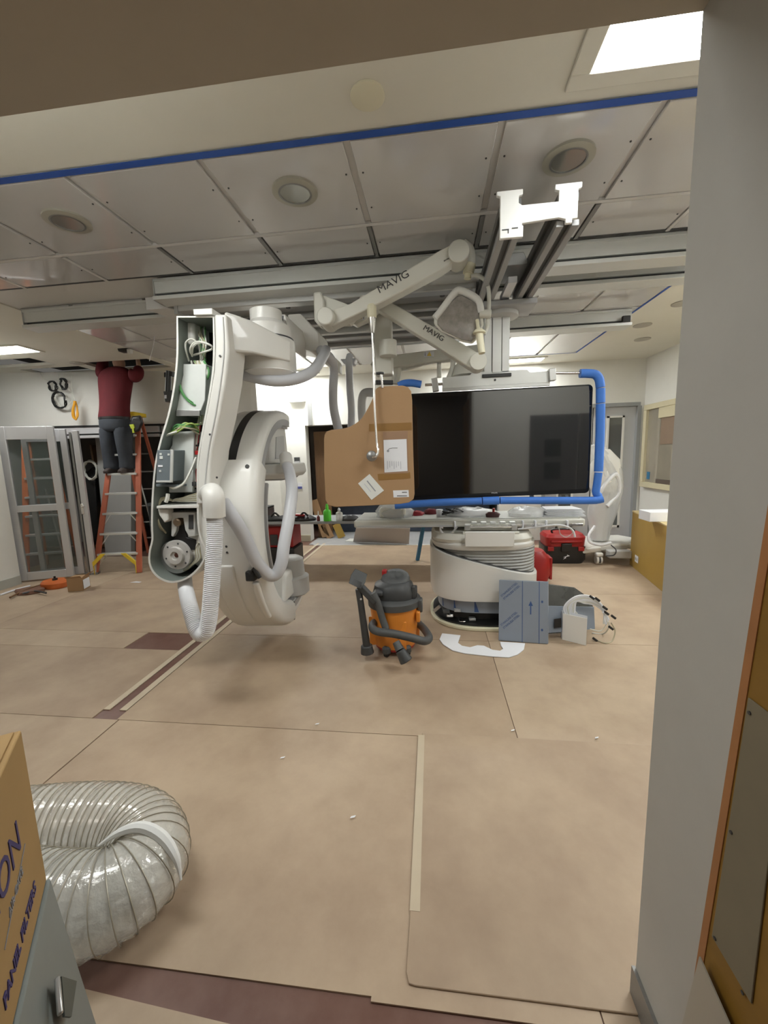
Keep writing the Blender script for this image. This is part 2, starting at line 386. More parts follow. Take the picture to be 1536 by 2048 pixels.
cg = mat('corridor_fill_panel', (1, 1, 1), .5, emit=(1, .93, .84), es=7)  # unseen corridor lamp, added as fill from the viewer's side
t = thing('corridor_fill_light', 'square fill light added in the corridor behind the viewer', 'ceiling light', (-.7, -.9, 2.85)); obj('frame', box(BM(), -1.05, -.35, -1.25, -.55, 2.838, 2.8495), ceil_cream, t); obj('diffuser', box(BM(), -1.0, -.4, -1.2, -.6, 2.832, 2.838), cg, t)
def downlight(label, c, r=.115):
    t = thing('recessed_downlight', label, 'ceiling light', c, 'round recessed downlights in the ceiling panels')
    c = V(c)
    lathe_ = BM(); n = 32
    lathe(lathe_, [(r, 0), (r, -.012), (r*.72, -.016), (r*.72, .0)], c, n=n, cap=False); obj('trim_ring', lathe_, rim_m, t)
    lathe_ = BM(); lathe(lathe_, [(r*.73, -.014), (r*.55, -.006), (r*.35, -.003)], c, n=n, cap=True); obj('reflector', lathe_, recess, t); obj('recess_shade_ring', lathe(BM(), [(r*.74, -.0165), (r*.66, -.0175), (r*.66, -.012)], c, n=n, cap=False), alum_dark, t)  # dark ring stands in for shade inside the recess, fitting is flat
for px_, py_, lb in ((590, 382, 'round recessed downlight in middle of near ceiling panels left of the boom rails'), (1137, 315, 'round recessed downlight at upper right above the white rail end cap'), (135, 441, 'round recessed downlight at far left of the near ceiling panels')):
    p = PZ(px_, py_, CZ-.006); downlight(lb, (p.x, p.y, CZ-.006), .125)
for px_, py_, lb in ((1285, 678, 'flat round ceiling speaker above the right corner'), (1285, 650, 'flat round ceiling speaker nearer than the other on right'), (1365, 606, 'small round ceiling fitting close to the jamb on right'), (155, 726, 'flat round ceiling speaker near ceiling hole at left')):
    p = PZ(px_, py_, CZ); tag(obj('ceiling_speaker', lathe(BM(), [(.10, -.001), (.10, -.008), (.085, -.012)], (p.x, p.y, CZ), n=24), mat('speaker_grille', (.42, .40, .35), .7)), lb, 'speaker', 'round ceiling fittings')
p = PZ(735, 190, CZ); tag(obj('cover_plate', lathe(BM(), [(.072, -.0005), (.072, -.008), (.066, -.011)], (p.x, p.y, CZ), n=32), mat('cream_plate', (.72, .68, .52), .45)), 'round cream blanking plate on near ceiling between doorway and blue tape', 'ceiling plate')

# back wall doors and window on the right
d = struct('door_1', box(BM(), 2.78, 3.47, 7.45, 7.52, .02, 2.31), mat('door_grey', (.52, .53, .54), .5))
fr = BM(); box(fr, 1.95, 3.50, 7.38, 7.56, 2.31, 2.37); box(fr, 3.46, 3.52, 7.38, 7.56, 0, 2.31); box(fr, 1.93, 1.99, 7.38, 7.56, 0, 2.31)
struct('trim_4', fr, mat('door_frame_grey', (.30, .31, .31), .45))
def lite(par, x0, x1):
    f = BM(); box(f, x0, x0+.035, 7.43, 7.452, .22, 2.16); box(f, x1-.035, x1, 7.43, 7.452, .22, 2.16); box(f, x0, x1, 7.43, 7.452, 2.13, 2.16); box(f, x0, x1, 7.43, 7.452, .22, .26)
    obj('lite_frame', f, wall_white, par); obj('pane', box(BM(), x0+.03, x1-.03, 7.438, 7.449, .25, 2.14), dark_glass, par)
lite(d, 3.0, 3.28)
d2 = struct('door_2', box(BM(), 2.0, 2.76, 7.45, 7.52, .02, 2.31), mat('door_grey_b', (.52, .53, .54), .5)); lite(d2, 2.2, 2.48)
obj('latch', box(BM(), 2.83, 2.86, 7.42, 7.45, 1.95, 2.06), alum_dark, d)
wf = BM(); y0, y1, z0, z1 = 4.9, 7.28, .955, 2.30; b = .085
box(wf, 3.50, 3.569, y0, y1, z1-b, z1); box(wf, 3.50, 3.569, y0, y1, z0, z0+b); box(wf, 3.50, 3.569, y1-b, y1, z0+b, z1-b); box(wf, 3.50, 3.569, y0, y0+b, z0+b, z1-b)
wn_ = struct('window_1', wf, cream_frame, None, .006)
gp = mat('window_reflect_glass', (.34, .30, .23), .05, spec=.8, coat=1.0, noise=.2, nscale=1.2)
obj('pane', box(BM(), 3.545, 3.56, y0+b, y1-b, z0+b, z1-b), gp, wn_)
obj('blind_roll', box(BM(), 3.515, 3.544, y0+b, 6.85, z1-b-.16, z1-b), cream_frame, wn_)
obj('cupboard_front', box(BM(), 3.535, 3.5445, 5.2, 6.80, 1.65, z1-b-.16), mat('cupboard_brown', (.27, .19, .13), .5, noise=.1), wn_)
obj('counter_strip', box(BM(), 3.535, 3.5445, 5.2, 6.85, z0+b, z0+b+.07), mat('dark_strip', (.12, .09, .07), .5), wn_)
obj('sticker', box(BM(), 3.54, 3.5445, 7.05, 7.14, z0+b+.05, z0+b+.17), bluepaint, wn_)
# cable channel and posters on back wall
tag(obj('cable_channel', box(BM(), -2.27, -2.20, 7.35, 7.399, 2.2, 2.75), alum), 'grey vertical cable channel above the dark opening in back wall', 'conduit')
tag(obj('junction_box', box(BM(), -2.62, -2.3, 7.3, 7.399, 2.62, 2.9), wall_white, None, .008), 'white junction box high on back wall beside the cable channel', 'box')
for i, (px_, py_) in enumerate(((594, 921), (585, 972), (599, 972))):
    p = P(px_, py_, 7.39); s = .09
    q = thing('notice_sheet', ['small dark notice taped on back wall level with scanner detector', 'small blue and white notice on back wall, left one of the pair', 'small blue and white notice on back wall, right one of the pair'][i], 'notice', p)
    obj('sheet', box(BM(), p.x-.055, p.x+.055, 7.392, 7.398, p.z-.06, p.z+.06), paper if i else dark_grey, q)
    obj('print_band', box(BM(), p.x-.05, p.x+.05, 7.389, 7.3925, p.z-.055, p.z-.01), mat('notice_blue_%d' % i, (.08, .1, .35) if i else (.4, .4, .4), .6), q)

# =================== CEILING RAILS AND CARRIAGE ===================
def profile_rail(name, label, x0, x1, y0, y1, z0, z1, group=None):
    t = thing(name, label, 'rail', ((x0+x1)/2, y0, z1), group)
    obj('top_flange', box(BM(), x0, x1, y0, y1, z1-.02, z1), alum_pale, t, .002)
    obj('web', box(BM(), x0, x1, y0+.012, y1-.012, z0+.055, z1-.02), alum_pale, t)
    obj('groove', box(BM(), x0, x1, y0+.035, y1-.035, z0+.03, z0+.055), dark_grey, t)
    obj('bottom_flange', box(BM(), x0-.01, x1, y0-.012, y1+.012, z0, z0+.03), alum_pale, t, .003)
    obj('end_plate', box(BM(), x0-.006, x0, y0, y1, z0, z1), alum, t)
    return t
profile_rail('ceiling_rail', 'long pale aluminium ceiling rail nearest the doorway crossing the whole room', -2.22, 2.6, 3.22, 3.36, 2.905, 3.07)
profile_rail('ceiling_rail', 'second aluminium ceiling rail starting far left behind the nearest one', -3.85, 2.6, 3.60, 3.74, 2.905, 3.07)
profile_rail('ceiling_rail', 'farthest aluminium ceiling rail ending by the right tape line', -2.2, 2.13, 4.78, 4.95, 2.90, 3.07)
tag(obj('rail_stop', box(BM(), 2.02, 2.10, 4.74, 4.775, 2.93, 2.99), black, None, .006), 'black end stop on the farthest ceiling rail', 'rail stop')
tag(obj('carriage_end_box', prism(BM(), [V((-2.42, 3.38, 3.0)), V((-2.22, 3.38, 3.0)), V((-2.0, 3.78, 3.0)), V((-2.3, 3.78, 3.0))], (0, 0, -.1)), grid_white, None, .004), 'pale grey box at left end of the ribbed ceiling carriage', 'rail box')
# ribbed underside of the carriage: long extrusions side by side
car = thing('ceiling_carriage', 'dark ribbed aluminium ceiling carriage that carries the scanner arm', 'carriage', (-.8, 3.8, 3.0))
yy = 3.36
for i in range(12):
    wv = [.10, .16, .05, .14, .06, .17, .05, .15, .09, .16, .06, .14][i]; zb = [2.86, 2.88, 2.83, 2.88, 2.84, 2.88, 2.83, 2.87, 2.85, 2.88, 2.84, 2.87][i]
    obj('beam', box(BM(), -2.12, .36 if i < 4 else .50, yy, yy+wv, zb, zb+.06), [alum, alum_dark, alum_pale][[0, 1, 0, 1, 0, 1, 2, 1, 0, 1, 0, 1][i]], car, .006); yy += wv+.018
obj('side_plate', box(BM(), -2.15, -2.12, 3.36, 5.3, 2.84, 2.98), alum, car)
for x in (-1.9, -1.2, .1): obj('bolt', lathe(BM(), [(.02, 0), (.02, -.012)], (x, 3.50, 2.88), n=10), black, car)

# monitor boom rails running toward the camera with the white end cap
bt = thing('monitor_boom_rails', 'pair of grey ceiling boom rails with white end cap above the screen', 'boom rail', (.56, 3.0, 2.9))
for x0 in (.36, .645):
    obj('rail', box(BM(), x0+.012, x0+.118, 2.35, 3.62, 2.86, 2.90), boom_dark, bt, .003)
    obj('rail_web', box(BM(), x0+.03, x0+.10, 2.35, 3.62, 2.775, 2.86), boom_dark, bt)
    obj('rail_lip', box(BM(), x0+.008, x0+.045, 2.35, 3.62, 2.745, 2.775), med_grey, bt, .003)
    obj('rail_lip', box(BM(), x0+.085, x0+.122, 2.35, 3.62, 2.745, 2.775), med_grey, bt, .003)
cap_ = BM()
cy_ = 2.338
q = [(.348, 2.925), (.478, 2.925), (.478, 2.90), (.458, 2.895), (.458, 2.862), (.475, 2.85), (.655, 2.85), (.655, 2.90), (.635, 2.905), (.635, 2.93), (.765, 2.93), (.765, 2.905), (.748, 2.90), (.748, 2.765), (.722, 2.765), (.722, 2.745), (.69, 2.745), (.69, 2.765), (.655, 2.775), (.475, 2.765), (.475, 2.755), (.482, 2.755), (.482, 2.70), (.365, 2.70), (.365, 2.90), (.348, 2.905)]
prism(cap_, [V((x, cy_, z)) for x, z in q], (0, -.02, 0))
obj('end_cap', cap_, mat('end_cap_white', (.86, .86, .83), .4), bt, .003)
obj('cap_slot', box(BM(), .375, .41, cy_-.023, cy_-.0201, 2.738, 2.742), dark_grey, bt); obj('cap_slot', box(BM(), .405, .409, cy_-.023, cy_-.0201, 2.722, 2.742), dark_grey, bt)
obj('cap_slot', box(BM(), .425, .455, cy_-.023, cy_-.0201, 2.742, 2.746), dark_grey, bt)
# trolley between the boom rails
obj('trolley', box(BM(), .40, .80, 3.30, 3.60, 2.70, 2.742), med_grey, bt, .008)
obj('trolley_hood', prism(BM(), [V((.49, 3.0, 2.87)), V((.55, 3.0, 2.93)), V((.63, 3.0, 2.93)), V((.66, 3.0, 2.87)), V((.66, 3.0, 2.85)), V((.49, 3.0, 2.85))], (0, .30, 0)), alum_dark, bt, .004)
obj('cable_tray', box(BM(), .54, .60, 3.05, 3.4, 2.76, 2.80), paper, bt)
obj('pivot_flange', lathe(BM(), [(.14, 0), (.14, -.03), (.12, -.035)], (.56, 3.50, 2.70), n=36), med_mid, bt)

# =================== MONITOR WITH ITS COLUMN AND BLUE FOAM ===================
mo = thing('monitor_assembly', 'large black widescreen monitor hanging from aluminium column in blue foam bumper frame', 'monitor', (.55, 3.5, 1.2))
colb = BM(); cx_ = .53
box(colb, cx_-.10, cx_-.04, 3.46, 3.62, 2.24, 2.67); box(colb, cx_-.036, cx_+.036, 3.455, 3.62, 2.24, 2.67); box(colb, cx_+.04, cx_+.10, 3.46, 3.62, 2.24, 2.67)
obj('column', colb, alum_pale, mo, .004)
obj('column_core', box(BM(), cx_-.09, cx_+.09, 3.475, 3.61, 2.235, 2.665), dark_grey, mo)
obj('column_foot', box(BM(), cx_-.115, cx_+.115, 3.445, 3.63, 2.205, 2.232), dark_grey, mo, .004)
obj('crossbar', prism(BM(), [P(885, 755, 3.46), P(940, 750, 3.46), P(945, 744, 3.46), P(1055, 739, 3.46), P(1060, 745, 3.46), P(1100, 742, 3.46), P(1100, 768, 3.46), P(885, 780, 3.46)], (0, .10, 0)), alum_pale, mo, .004)
obj('crossbar_lip', prism(BM(), [P(885, 776, 3.455), P(1100, 764, 3.455), P(1100, 771, 3.455), P(885, 783, 3.455)], (0, .02, 0)), alum, mo, .002)
obj('badge_dot', lathe(BM(), [(.009, 0), (.009, .004)], P(990, 760, 3.455), (0, -1, 0), n=10), ink_dark, mo)
tl, tr, br_, bl = P(770, 790, 3.5), P(1187, 768, 3.5), P(1179, 986, 3.5), P(775, 1002, 3.5)
def rquad(tl, tr, br_, bl, r, n=5):
    c = [tl, tr, br_, bl]; out = []
    for i in range(4):
        p, a, b_ = c[i], c[i-1], c[(i+1) % 4]
        u = (a-p).normalized()*r; v = (b_-p).normalized()*r
        for j in range(n+1):
            t = j/n*math.pi/2; out.append(p+u*(1-math.sin(t))+v*(1-math.cos(t)))
    return out
obj('housing', prism(BM(), rquad(tl+V((0, .006, 0)), tr+V((0, .006, 0)), br_+V((0, .006, 0)), bl+V((0, .006, 0)), .035), (0, .07, 0)), bezel, mo, .003)
ins = .012
obj('screen', prism(BM(), rquad(tl+V((ins, .004, -ins)), tr+V((-ins, .004, -ins)), br_+V((-ins, .004, .035)), bl+V((ins, .004, .035)), .02), (0, .004, 0)), screen, mo)
pt = P(983, 986, 3.499); text('brand_lettering', 'PHILIPS', (pt.x, 3.5045, pt.z-.004), (1, 0, .0), (0, 0, 1), .013, paper, mo, 0, 1.2)
obj('lower_rail', prism(BM(), [P(925, 988, 3.52), P(1010, 984, 3.52), P(1010, 992, 3.52), P(925, 996, 3.52)], (0, .03, 0)), alum_pale, mo)
for a, b_ in ((930, 940), (1060, 1068), (1118, 1123), (1132, 1137)): obj('lower_bracket', prism(BM(), [P(a, 990, 3.53), P(b_, 990, 3.53), P(b_, 1003, 3.53), P(a, 1003, 3.53)], (0, .02, 0)), alum_dark, mo)
# bumper frame tube and foam
obj('frame_tube', tube(BM(), [P(850, 770, 3.44), P(885, 768, 3.44)], .011, 10), steel, mo)
obj('frame_tube', tube(BM(), [P(1098, 746, 3.44), P(1165, 746, 3.44)], .011, 10), steel, mo)
obj('tube_clamp', bar(BM(), P(868, 757, 3.45), P(872, 783, 3.45), .05, .06, (0, 1, 0)), alum, mo, .004)
obj('tube_clamp', bar(BM(), P(1103, 738, 3.45), P(1104, 762, 3.45), .05, .06, (0, 1, 0)), alum, mo, .004)
def foam(pts, r=.034, k=6):
    return obj('foam_sleeve', tube(BM(), cat([P(x, y, Y) for x, y, Y in pts], k), r, 14), foam_blue, mo)
foam([(1160, 747, 3.44), (1175, 747, 3.44), (1190, 749, 3.44), (1198, 758, 3.44), (1201, 775, 3.44)])
foam([(1201, 777, 3.44), (1201, 806, 3.44)]); foam([(1201, 808, 3.44), (1200, 870, 3.44), (1197, 943, 3.44)])
foam([(1197, 945, 3.44), (1194, 968, 3.44), (1192, 985, 3.44), (1198, 993, 3.44)], .03)
foam([(1205, 998, 3.42), (1195, 1000, 3.42), (1170, 1001, 3.42), (1000, 1001, 3.42)], .031); foam([(998, 1001, 3.42), (965, 1002, 3.42)], .034); foam([(963, 1002, 3.42), (880, 1005, 3.42), (790, 1011, 3.42)], .031)
foam([(797, 772, 3.40), (808, 767, 3.40), (824, 766, 3.40), (842, 769, 3.41)], .03)

# =================== MAVIG ARMS, LAMP, SHIELD ===================
am = thing('ceiling_boom', 'cream jointed ceiling arm carrying the small surgical lamp, raised to upper right', 'lamp arm', P(650, 640, 3.0))
Y = 3.0
def poly(bmpts, Y, depth): return prism(BM(), [P(x, y, Y) for x, y in bmpts], (0, depth, 0))
obj('mount_post', poly([(626, 584), (641, 582), (648, 600), (649, 650), (638, 652), (628, 640)], Y, .10), arm_cream, am, .012)
obj('mount_bracket', poly([(641, 588), (690, 606), (720, 622), (700, 648), (650, 645), (643, 612)], Y+.03, .07), arm_cream, am, .006)
obj('arm_beam', poly([(655, 622), (700, 607), (880, 500), (912, 484), (926, 496), (925, 512), (880, 542), (760, 606), (665, 652), (655, 648)], Y-.07, .11), arm_cream, am, .008)
p = P(652, 634, Y-.09); obj('pivot_cap', lathe(BM(), [(.062, 0), (.062, -.17), (.055, -.18)], p+V((0, .15, 0)), (0, 1, 0)), arm_cream, am, .004)
p = P(652, 634, Y-.095); obj('pivot_disc', lathe(BM(), [(.052, .0), (.052, -.02), (.045, -.024)], p+V((0, .02, 0)), (0, 1, 0)), grid_white, am)
p = P(918, 501, Y-.1); obj('elbow_disc', lathe(BM(), [(.072, 0), (.072, .15), (.064, .16)], p, (0, 1, 0), 32), arm_cream, am, .006)
obj('elbow_drop', tube(BM(), cat([P(925, 488, Y+.06), P(938, 500, Y+.06), P(941, 520, Y+.06), P(940, 536, Y+.06)], 5), .036, 16), arm_cream, am)
obj('swivel_sleeve', cyl(BM(), P(941, 528, Y+.05), P(936, 548, Y+.05), .038), ivory, am, .003)
obj('swivel_tip', cyl(BM(), P(936, 548, Y+.05), P(935, 558, Y+.05), .024), ivory, am)
obj('bowed_tube', tube(BM(), cat([P(938, 551, Y+.05), P(955, 551, Y+.05), P(970, 561, Y+.05), P(977, 578, Y+.05), P(978, 605, Y+.05), P(977, 632, Y+.05)], 6), .014, 12), arm_cream, am)
text('maker_lettering', 'MAVIG', P(758, 587, Y-.073), P(800, 563, Y-.07)-P(758, 587, Y-.07), P(752, 570, Y)-P(758, 587, Y), .068, ink_dark, am, .0, 1.15)
text('maker_lettering', 'portegra', P(888, 523, Y-.073), P(905, 514, Y-.07)-P(888, 523, Y-.07), P(885, 515, Y)-P(888, 523, Y), .016, ink_dark, am)
# lamp head
lh = thing('surgical_lamp', 'small surgical lamp head with clear faceted lens and ivory handle', 'surgical lamp', P(920, 640, 3.0))
hd = [(868, 634), (880, 620), (905, 590), (914, 583), (925, 581), (945, 592), (957, 600), (965, 630), (968, 650), (956, 676), (945, 688), (925, 684), (880, 662), (868, 648)]
obj('lamp_housing', loft(BM(), [[P(x, y, 3.02) for x, y in hd], [P(x, y, 2.97) for x, y in hd]]), arm_cream, lh, .012, 3)
def shrink(pts, k):
    cx = sum(p[0] for p in pts)/len(pts); cy = sum(p[1] for p in pts)/len(pts); return [(cx+(x-cx)*k, cy+(y-cy)*k) for x, y in pts]
obj('lens', loft(BM(), [[P(x, y+3, 2.972) for x, y in shrink(hd, .88)], [P(x, y+3, 2.95) for x, y in shrink(hd, .84)], [P(x, y+3, 2.94) for x, y in shrink(hd, .5)]]), lens, lh)
obj('top_rim', tube(BM(), cat([P(870, 637, 2.965), P(884, 620, 2.965), P(908, 588, 2.965), P(922, 582, 2.965), P(954, 599, 2.965), P(962, 625, 2.965)], 5), .026, 10), med_white, lh)
obj('side_pivot', cyl(BM(), P(958, 628, 2.97), P(982, 628, 2.97), .028), arm_cream, lh, .004)
obj('yoke', tube(BM(), cat([P(977, 632, 2.99), P(974, 655, 2.99), P(968, 668, 2.98)], 4), .014), arm_cream, lh)
obj('handle_stem', cyl(BM(), P(954, 640, 2.93), P(957, 660, 2.91), .012), ivory, lh)
obj('handle_collar', lathe(BM(), [(.03, 0), (.042, .006), (.042, .014), (.024, .03)], P(958, 668, 2.90), (0, 0, 1)), ivory, lh)
obj('handle_grip', cyl(BM(), P(958, 664, 2.90), P(964, 707, 2.88), .026, .022), ivory, lh, .003)
# second arm (down to the right)
a2 = thing('ceiling_boom', 'cream jointed ceiling arm sloping down to the right behind the first', 'shield arm', P(780, 640, 3.15))
Y2 = 3.12
obj('arm_beam', poly([(752, 600), (775, 600), (870, 655), (960, 708), (968, 722), (962, 738), (940, 736), (870, 690), (745, 612)], Y2, .10), arm_cream, a2, .008)
obj('pivot_disc', lathe(BM(), [(.062, 0), (.062, .14), (.054, .15)], P(957, 722, Y2-.03), (0, 1, 0), 30), arm_cream, a2, .004)
text('maker_lettering', 'MAVIG', P(845, 658, Y2-.003), P(880, 680, Y2)-P(845, 658, Y2), P(850, 650, Y2)-P(845, 658, Y2), .052, ink_dark, a2, .0, 1.1)
obj('arm_bracket', poly([(722, 590), (770, 588), (765, 612), (733, 640), (712, 650), (692, 640), (700, 628)], Y2+.1, .08), arm_cream, a2, .006)
obj('warning_plate', poly([(712, 627), (730, 630), (729, 640), (713, 637)], Y2+.095, .004), paper, a2); obj('warning_triangle', prism(BM(), [P(718, 637, Y2+.093), P(724, 637.5, Y2+.093), P(721, 629, Y2+.093)], (0, -.001, 0)), mat('warn_yellow', (.7, .5, .08), .5), a2)
text('warning_mark', 'i', P(726, 638, Y2+.093), (1, 0, 0), (0, 0, 1), .04, ink_dark, a2)
obj('hanging_post', box(BM(), *[v for v in (P(748, 650, 3.35).x, P(783, 650, 3.35).x)], 3.33, 3.45, 2.25, 2.86), arm_cream, a2, .01)
obj('joint_block', lathe(BM(), [(.07, 0), (.07, .12)], P(776, 700, 3.3)-V((0, 0, .05)), (0, 0, 1)), arm_cream, a2, .005)
# third arm, horizontal behind
a3 = thing('ceiling_boom', 'horizontal cream arm with small warning triangle behind the sloping arm', 'ceiling arm', P(850, 710, 3.6))
obj('arm_beam', poly([(750, 712), (800, 708), (960, 688), (1000, 690), (1000, 712), (870, 722), (790, 735), (740, 730)], 3.62, .10), arm_cream, a3, .008)
obj('warning_plate', poly([(848, 703), (868, 702), (868, 713), (848, 714)], 3.612, .006), paper, a3)
obj('warning_triangle', prism(BM(), [P(854, 712, 3.61), P(863, 712, 3.61), P(859, 703, 3.61)], (0, -.002, 0)), mat('warn_yellow_2', (.7, .5, .08), .5), a3)
text('warning_mark', 'i', P(849, 712, 3.609), (1, 0, 0), (0, 0, 1), .05, ink_dark, a3)
obj('thin_link', bar(BM(), P(802, 738, 3.7), P(900, 712, 3.7), .05, .035), arm_cream, a3)
obj('drop_joint', tube(BM(), cat([P(905, 712, 3.6), P(906, 730, 3.6), P(902, 745, 3.6), P(895, 762, 3.6)], 4), .022, 12), arm_cream, a3)
obj('cone_cover', lathe(BM(), [(.12, 0), (.09, .09), (.05, .13), (.02, .14)], P(932, 752, 3.6), (0, 0, 1)), arm_cream, a3)
obj('post', cyl(BM(), P(878, 720, 3.7), P(878, 755, 3.7), .02), arm_cream, a3)
obj('post', cyl(BM(), P(795, 735, 3.68), P(790, 768, 3.68), .04), arm_cream, a3)
tag(obj('wall_bracket_pad', tube(BM(), cat([P(748, 785, 4.3), P(730, 786, 4.3), P(724, 800, 4.3), P(724, 830, 4.3), P(727, 850, 4.3)], 5), .045, 10), med_mid), 'grey padded handle end hanging behind the cardboard shield', 'handle')
# steel rod with ball joint holding the cardboard-wrapped shield
rd = thing('shield_rod', 'thin chrome rod hanging from ball joint with hooked lower end on cardboard', 'rod', P(745, 640, 2.95))
obj('ball_socket', lathe(BM(), [(.03, 0), (.034, .02), (.034, .075), (.026, .09)], P(744, 636, 2.95)-V((0, 0, .0)), (0, 0, 1)), ivory, rd, .003)
obj('collar', lathe(BM(), [(.013, 0), (.022, .05), (.028, .10)], P(744, 636, 2.95)-V((0, 0, .10)), (0, 0, 1)), steel, rd)
obj('rod', tube(BM(), cat([P(744, 655, 2.95), P(747, 720, 2.95), P(749, 800, 2.93), P(753, 880, 2.9), P(756, 900, 2.88), P(753, 912, 2.87), P(744, 914, 2.86)], 6), .0085, 10), steel, rd)
obj('clamp_knob', lathe(BM(), [(.032, 0), (.04, .01), (.036, .03), (.015, .045)], P(744, 912, 2.93), (0, -1, 0), 16), alum_dark, rd)
obj('side_clamp', bar(BM(), P(751, 765, 2.97), P(786, 765, 3.0), .03, .03), black, rd, .004); obj('side_knob', lathe(BM(), [(.03, 0), (.03, .01)], P(760, 748, 2.97), (0, 0, 1), 12), black, rd)
obj('clamp_post', cyl(BM(), P(762, 748, 2.97), P(765, 776, 2.97), .009), steel, rd)
# cardboard shield
YS = 2.97
sh = thing('cardboard_wrapped_shield', 'brown cardboard-wrapped shield panel with curved cutout and paper labels', 'shield', P(740, 1010, YS))
edge = [(648, 880), (649, 870), (653, 863), (662, 860)]
curve = cat([V((x, y, 0)) for x, y in ((680, 858), (700, 853), (722, 838), (738, 812), (748, 790), (752, 778), (760, 773))], 4)
edge += [(v.x, v.y) for v in curve] + [(805, 771), (816, 774), (822, 782), (824, 800), (826, 900), (829, 988), (827, 998), (818, 1005), (800, 1008), (720, 1012), (670, 1014), (656, 1010), (651, 1000), (648, 940)]
obj('cardboard', poly(edge, YS, .03), cardboard, sh, .003)
obj('packing_tape_strip', poly([(738, 848), (823, 845), (824, 860), (738, 863)], YS-.0012, .001), packtape, sh)
obj('packing_tape_strip', poly([(755, 948), (820, 944), (821, 957), (757, 961)], YS-.0012, .001), packtape, sh)
obj('clear_sleeve', poly([(766, 864), (815, 862), (817, 946), (768, 948)], YS-.0014, .001), mat('sleeve_tint', (.36, .23, .15), .15, coat=.5), sh)
obj('instruction_sheet', poly([(767, 880), (813, 878), (815, 942), (769, 945)], YS-.0024, .001), paper, sh)
obj('printed_drawing', tube(BM(), [P(x, y, YS-.0032) for x, y in ((776, 900), (779, 897), (785, 896), (795, 896))], .0016, 5), ink_dark, sh)
obj('printed_drawing', lathe(BM(), [(.009, 0), (.009, .0006)], P(776, 902, YS-.0026), (0, -1, 0), 12), paper_grey, sh)
for i in range(7): 
    obj('printed_line', poly([(774+i*4.4, 922+i*.3), (775.6+i*4.4, 922), (776+i*4.4, 938-(i % 3)*3), (774.4+i*4.4, 938-(i % 3)*3)], YS-.0032, .0006), mat('faint_print', (.55, .56, .6), .7) if i == 0 else bpy.data.materials['faint_print'], sh)
obj('shipping_label', poly([(716, 967), (739, 948), (768, 981), (743, 1000)], YS-.0024, .001), mat('label_white', (.72, .73, .69), .6), sh)
obj('printed_line', poly([(733, 962), (735, 961), (752, 982), (750, 983)], YS-.0032, .0006), paper_grey, sh); obj('printed_line', poly([(728, 968), (729, 967), (742, 983), (741, 984)], YS-.0032, .0006), bpy.data.materials['faint_print'], sh)
obj('part_label', poly([(786, 981), (817, 980), (818, 994), (787, 995)], YS-.0024, .001), paper, sh)
for i in range(2): obj('printed_line', poly([(794 if i else 804, 984+i*7), (814, 984+i*7), (814, 985.4+i*7), (794 if i else 804, 985.6+i*7)], YS-.0032, .0006), ink_dark, sh)

# =================== SCANNER: L-ARM, C-ARM ===================
ga = thing('c_arm_scanner', 'white ceiling-hung C-arm x-ray scanner with open electronics bay and hoses', 'x-ray scanner', (-1.6, 3.0, 2.7))
YF = 2.42
out = [(353, 632), (353, 680), (352, 720), (346, 775), (335, 830), (320, 880), (309, 930), (303, 1000), (302, 1050), (303, 1078), (298, 1100), (297, 1125), (305, 1145), (322, 1160), (345, 1166), (372, 1159), (395, 1141), (410, 1118), (412, 1098), (403, 1076), (398, 1050), (397, 1000), (397, 930), (404, 880), (419, 800), (428, 740), (430, 690), (428, 632)]
outs = cat([V((x, y, 0)) for x, y in out[1:-1]], 3); outs = [V((353, 632, 0))]+outs+[V((428, 632, 0))]
O2 = [P(v.x, v.y, YF) for v in outs]
def inset(pts, d):
    n = len(pts); res = []
    for i in range(n):
        a, b_, c = pts[i-1], pts[i], pts[(i+1) % n]
        t = ((b_-a).normalized()+(c-b_).normalized()); t = t.normalized() if t.length > 1e-6 else V((1, 0, 0))
        nrm = V((t.z, 0, -t.x)); res.append(b_+nrm*d)
    return res
area2 = sum(a.x*b_.z-b_.x*a.z for a, b_ in zip(O2, O2[1:]+O2[:1]))
sg = -1 if area2 > 0 else 1
I2 = inset(O2, sg*.012)
DB = .34
sb = BM()
loft(sb, [[p+V((0, .006, 0)) for p in I2], I2, O2, [p+V((0, DB+.02, 0)) for p in O2]], cap=False)
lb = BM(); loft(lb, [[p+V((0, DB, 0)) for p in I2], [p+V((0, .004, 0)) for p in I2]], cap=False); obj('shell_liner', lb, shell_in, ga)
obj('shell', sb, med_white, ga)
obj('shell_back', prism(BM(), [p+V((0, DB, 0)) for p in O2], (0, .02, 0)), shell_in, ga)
# thick right side cover of the L-arm
rc = [(428, 628), (452, 628), (458, 700), (452, 760), (440, 830), (425, 900), (420, 960), (418, 1008), (393, 1010), (394, 940), (402, 882), (418, 800), (428, 740), (430, 690)]
obj('side_cover', prism(BM(), [P(x, y, YF-.03) for x, y in rc], (0, .22, 0)), med_white, ga, .014, 3)
obj('cover_seam', tube(BM(), cat([P(x, y, YF-.031) for x, y in ((446, 634), (448, 700), (442, 760), (431, 830), (417, 900), (411, 960), (408, 1005))], 4), .005, 6), med_mid, ga)
obj('top_bracket', poly([(386, 618), (424, 616), (425, 629), (387, 630)], YF-.02, .3), med_white, ga, .004)
obj('top_left_block', poly([(358, 634), (386, 632), (388, 690), (362, 690)], YF+.10, .2), med_white, ga, .02)
obj('bay_shade_sheet', poly([(388, 634), (426, 634), (424, 700), (420, 780), (402, 880), (395, 980), (372, 980), (372, 700), (392, 660)], YF+.31, .012), void_m, ga)  # near-black sheet stands in for the shaded depth of the bay
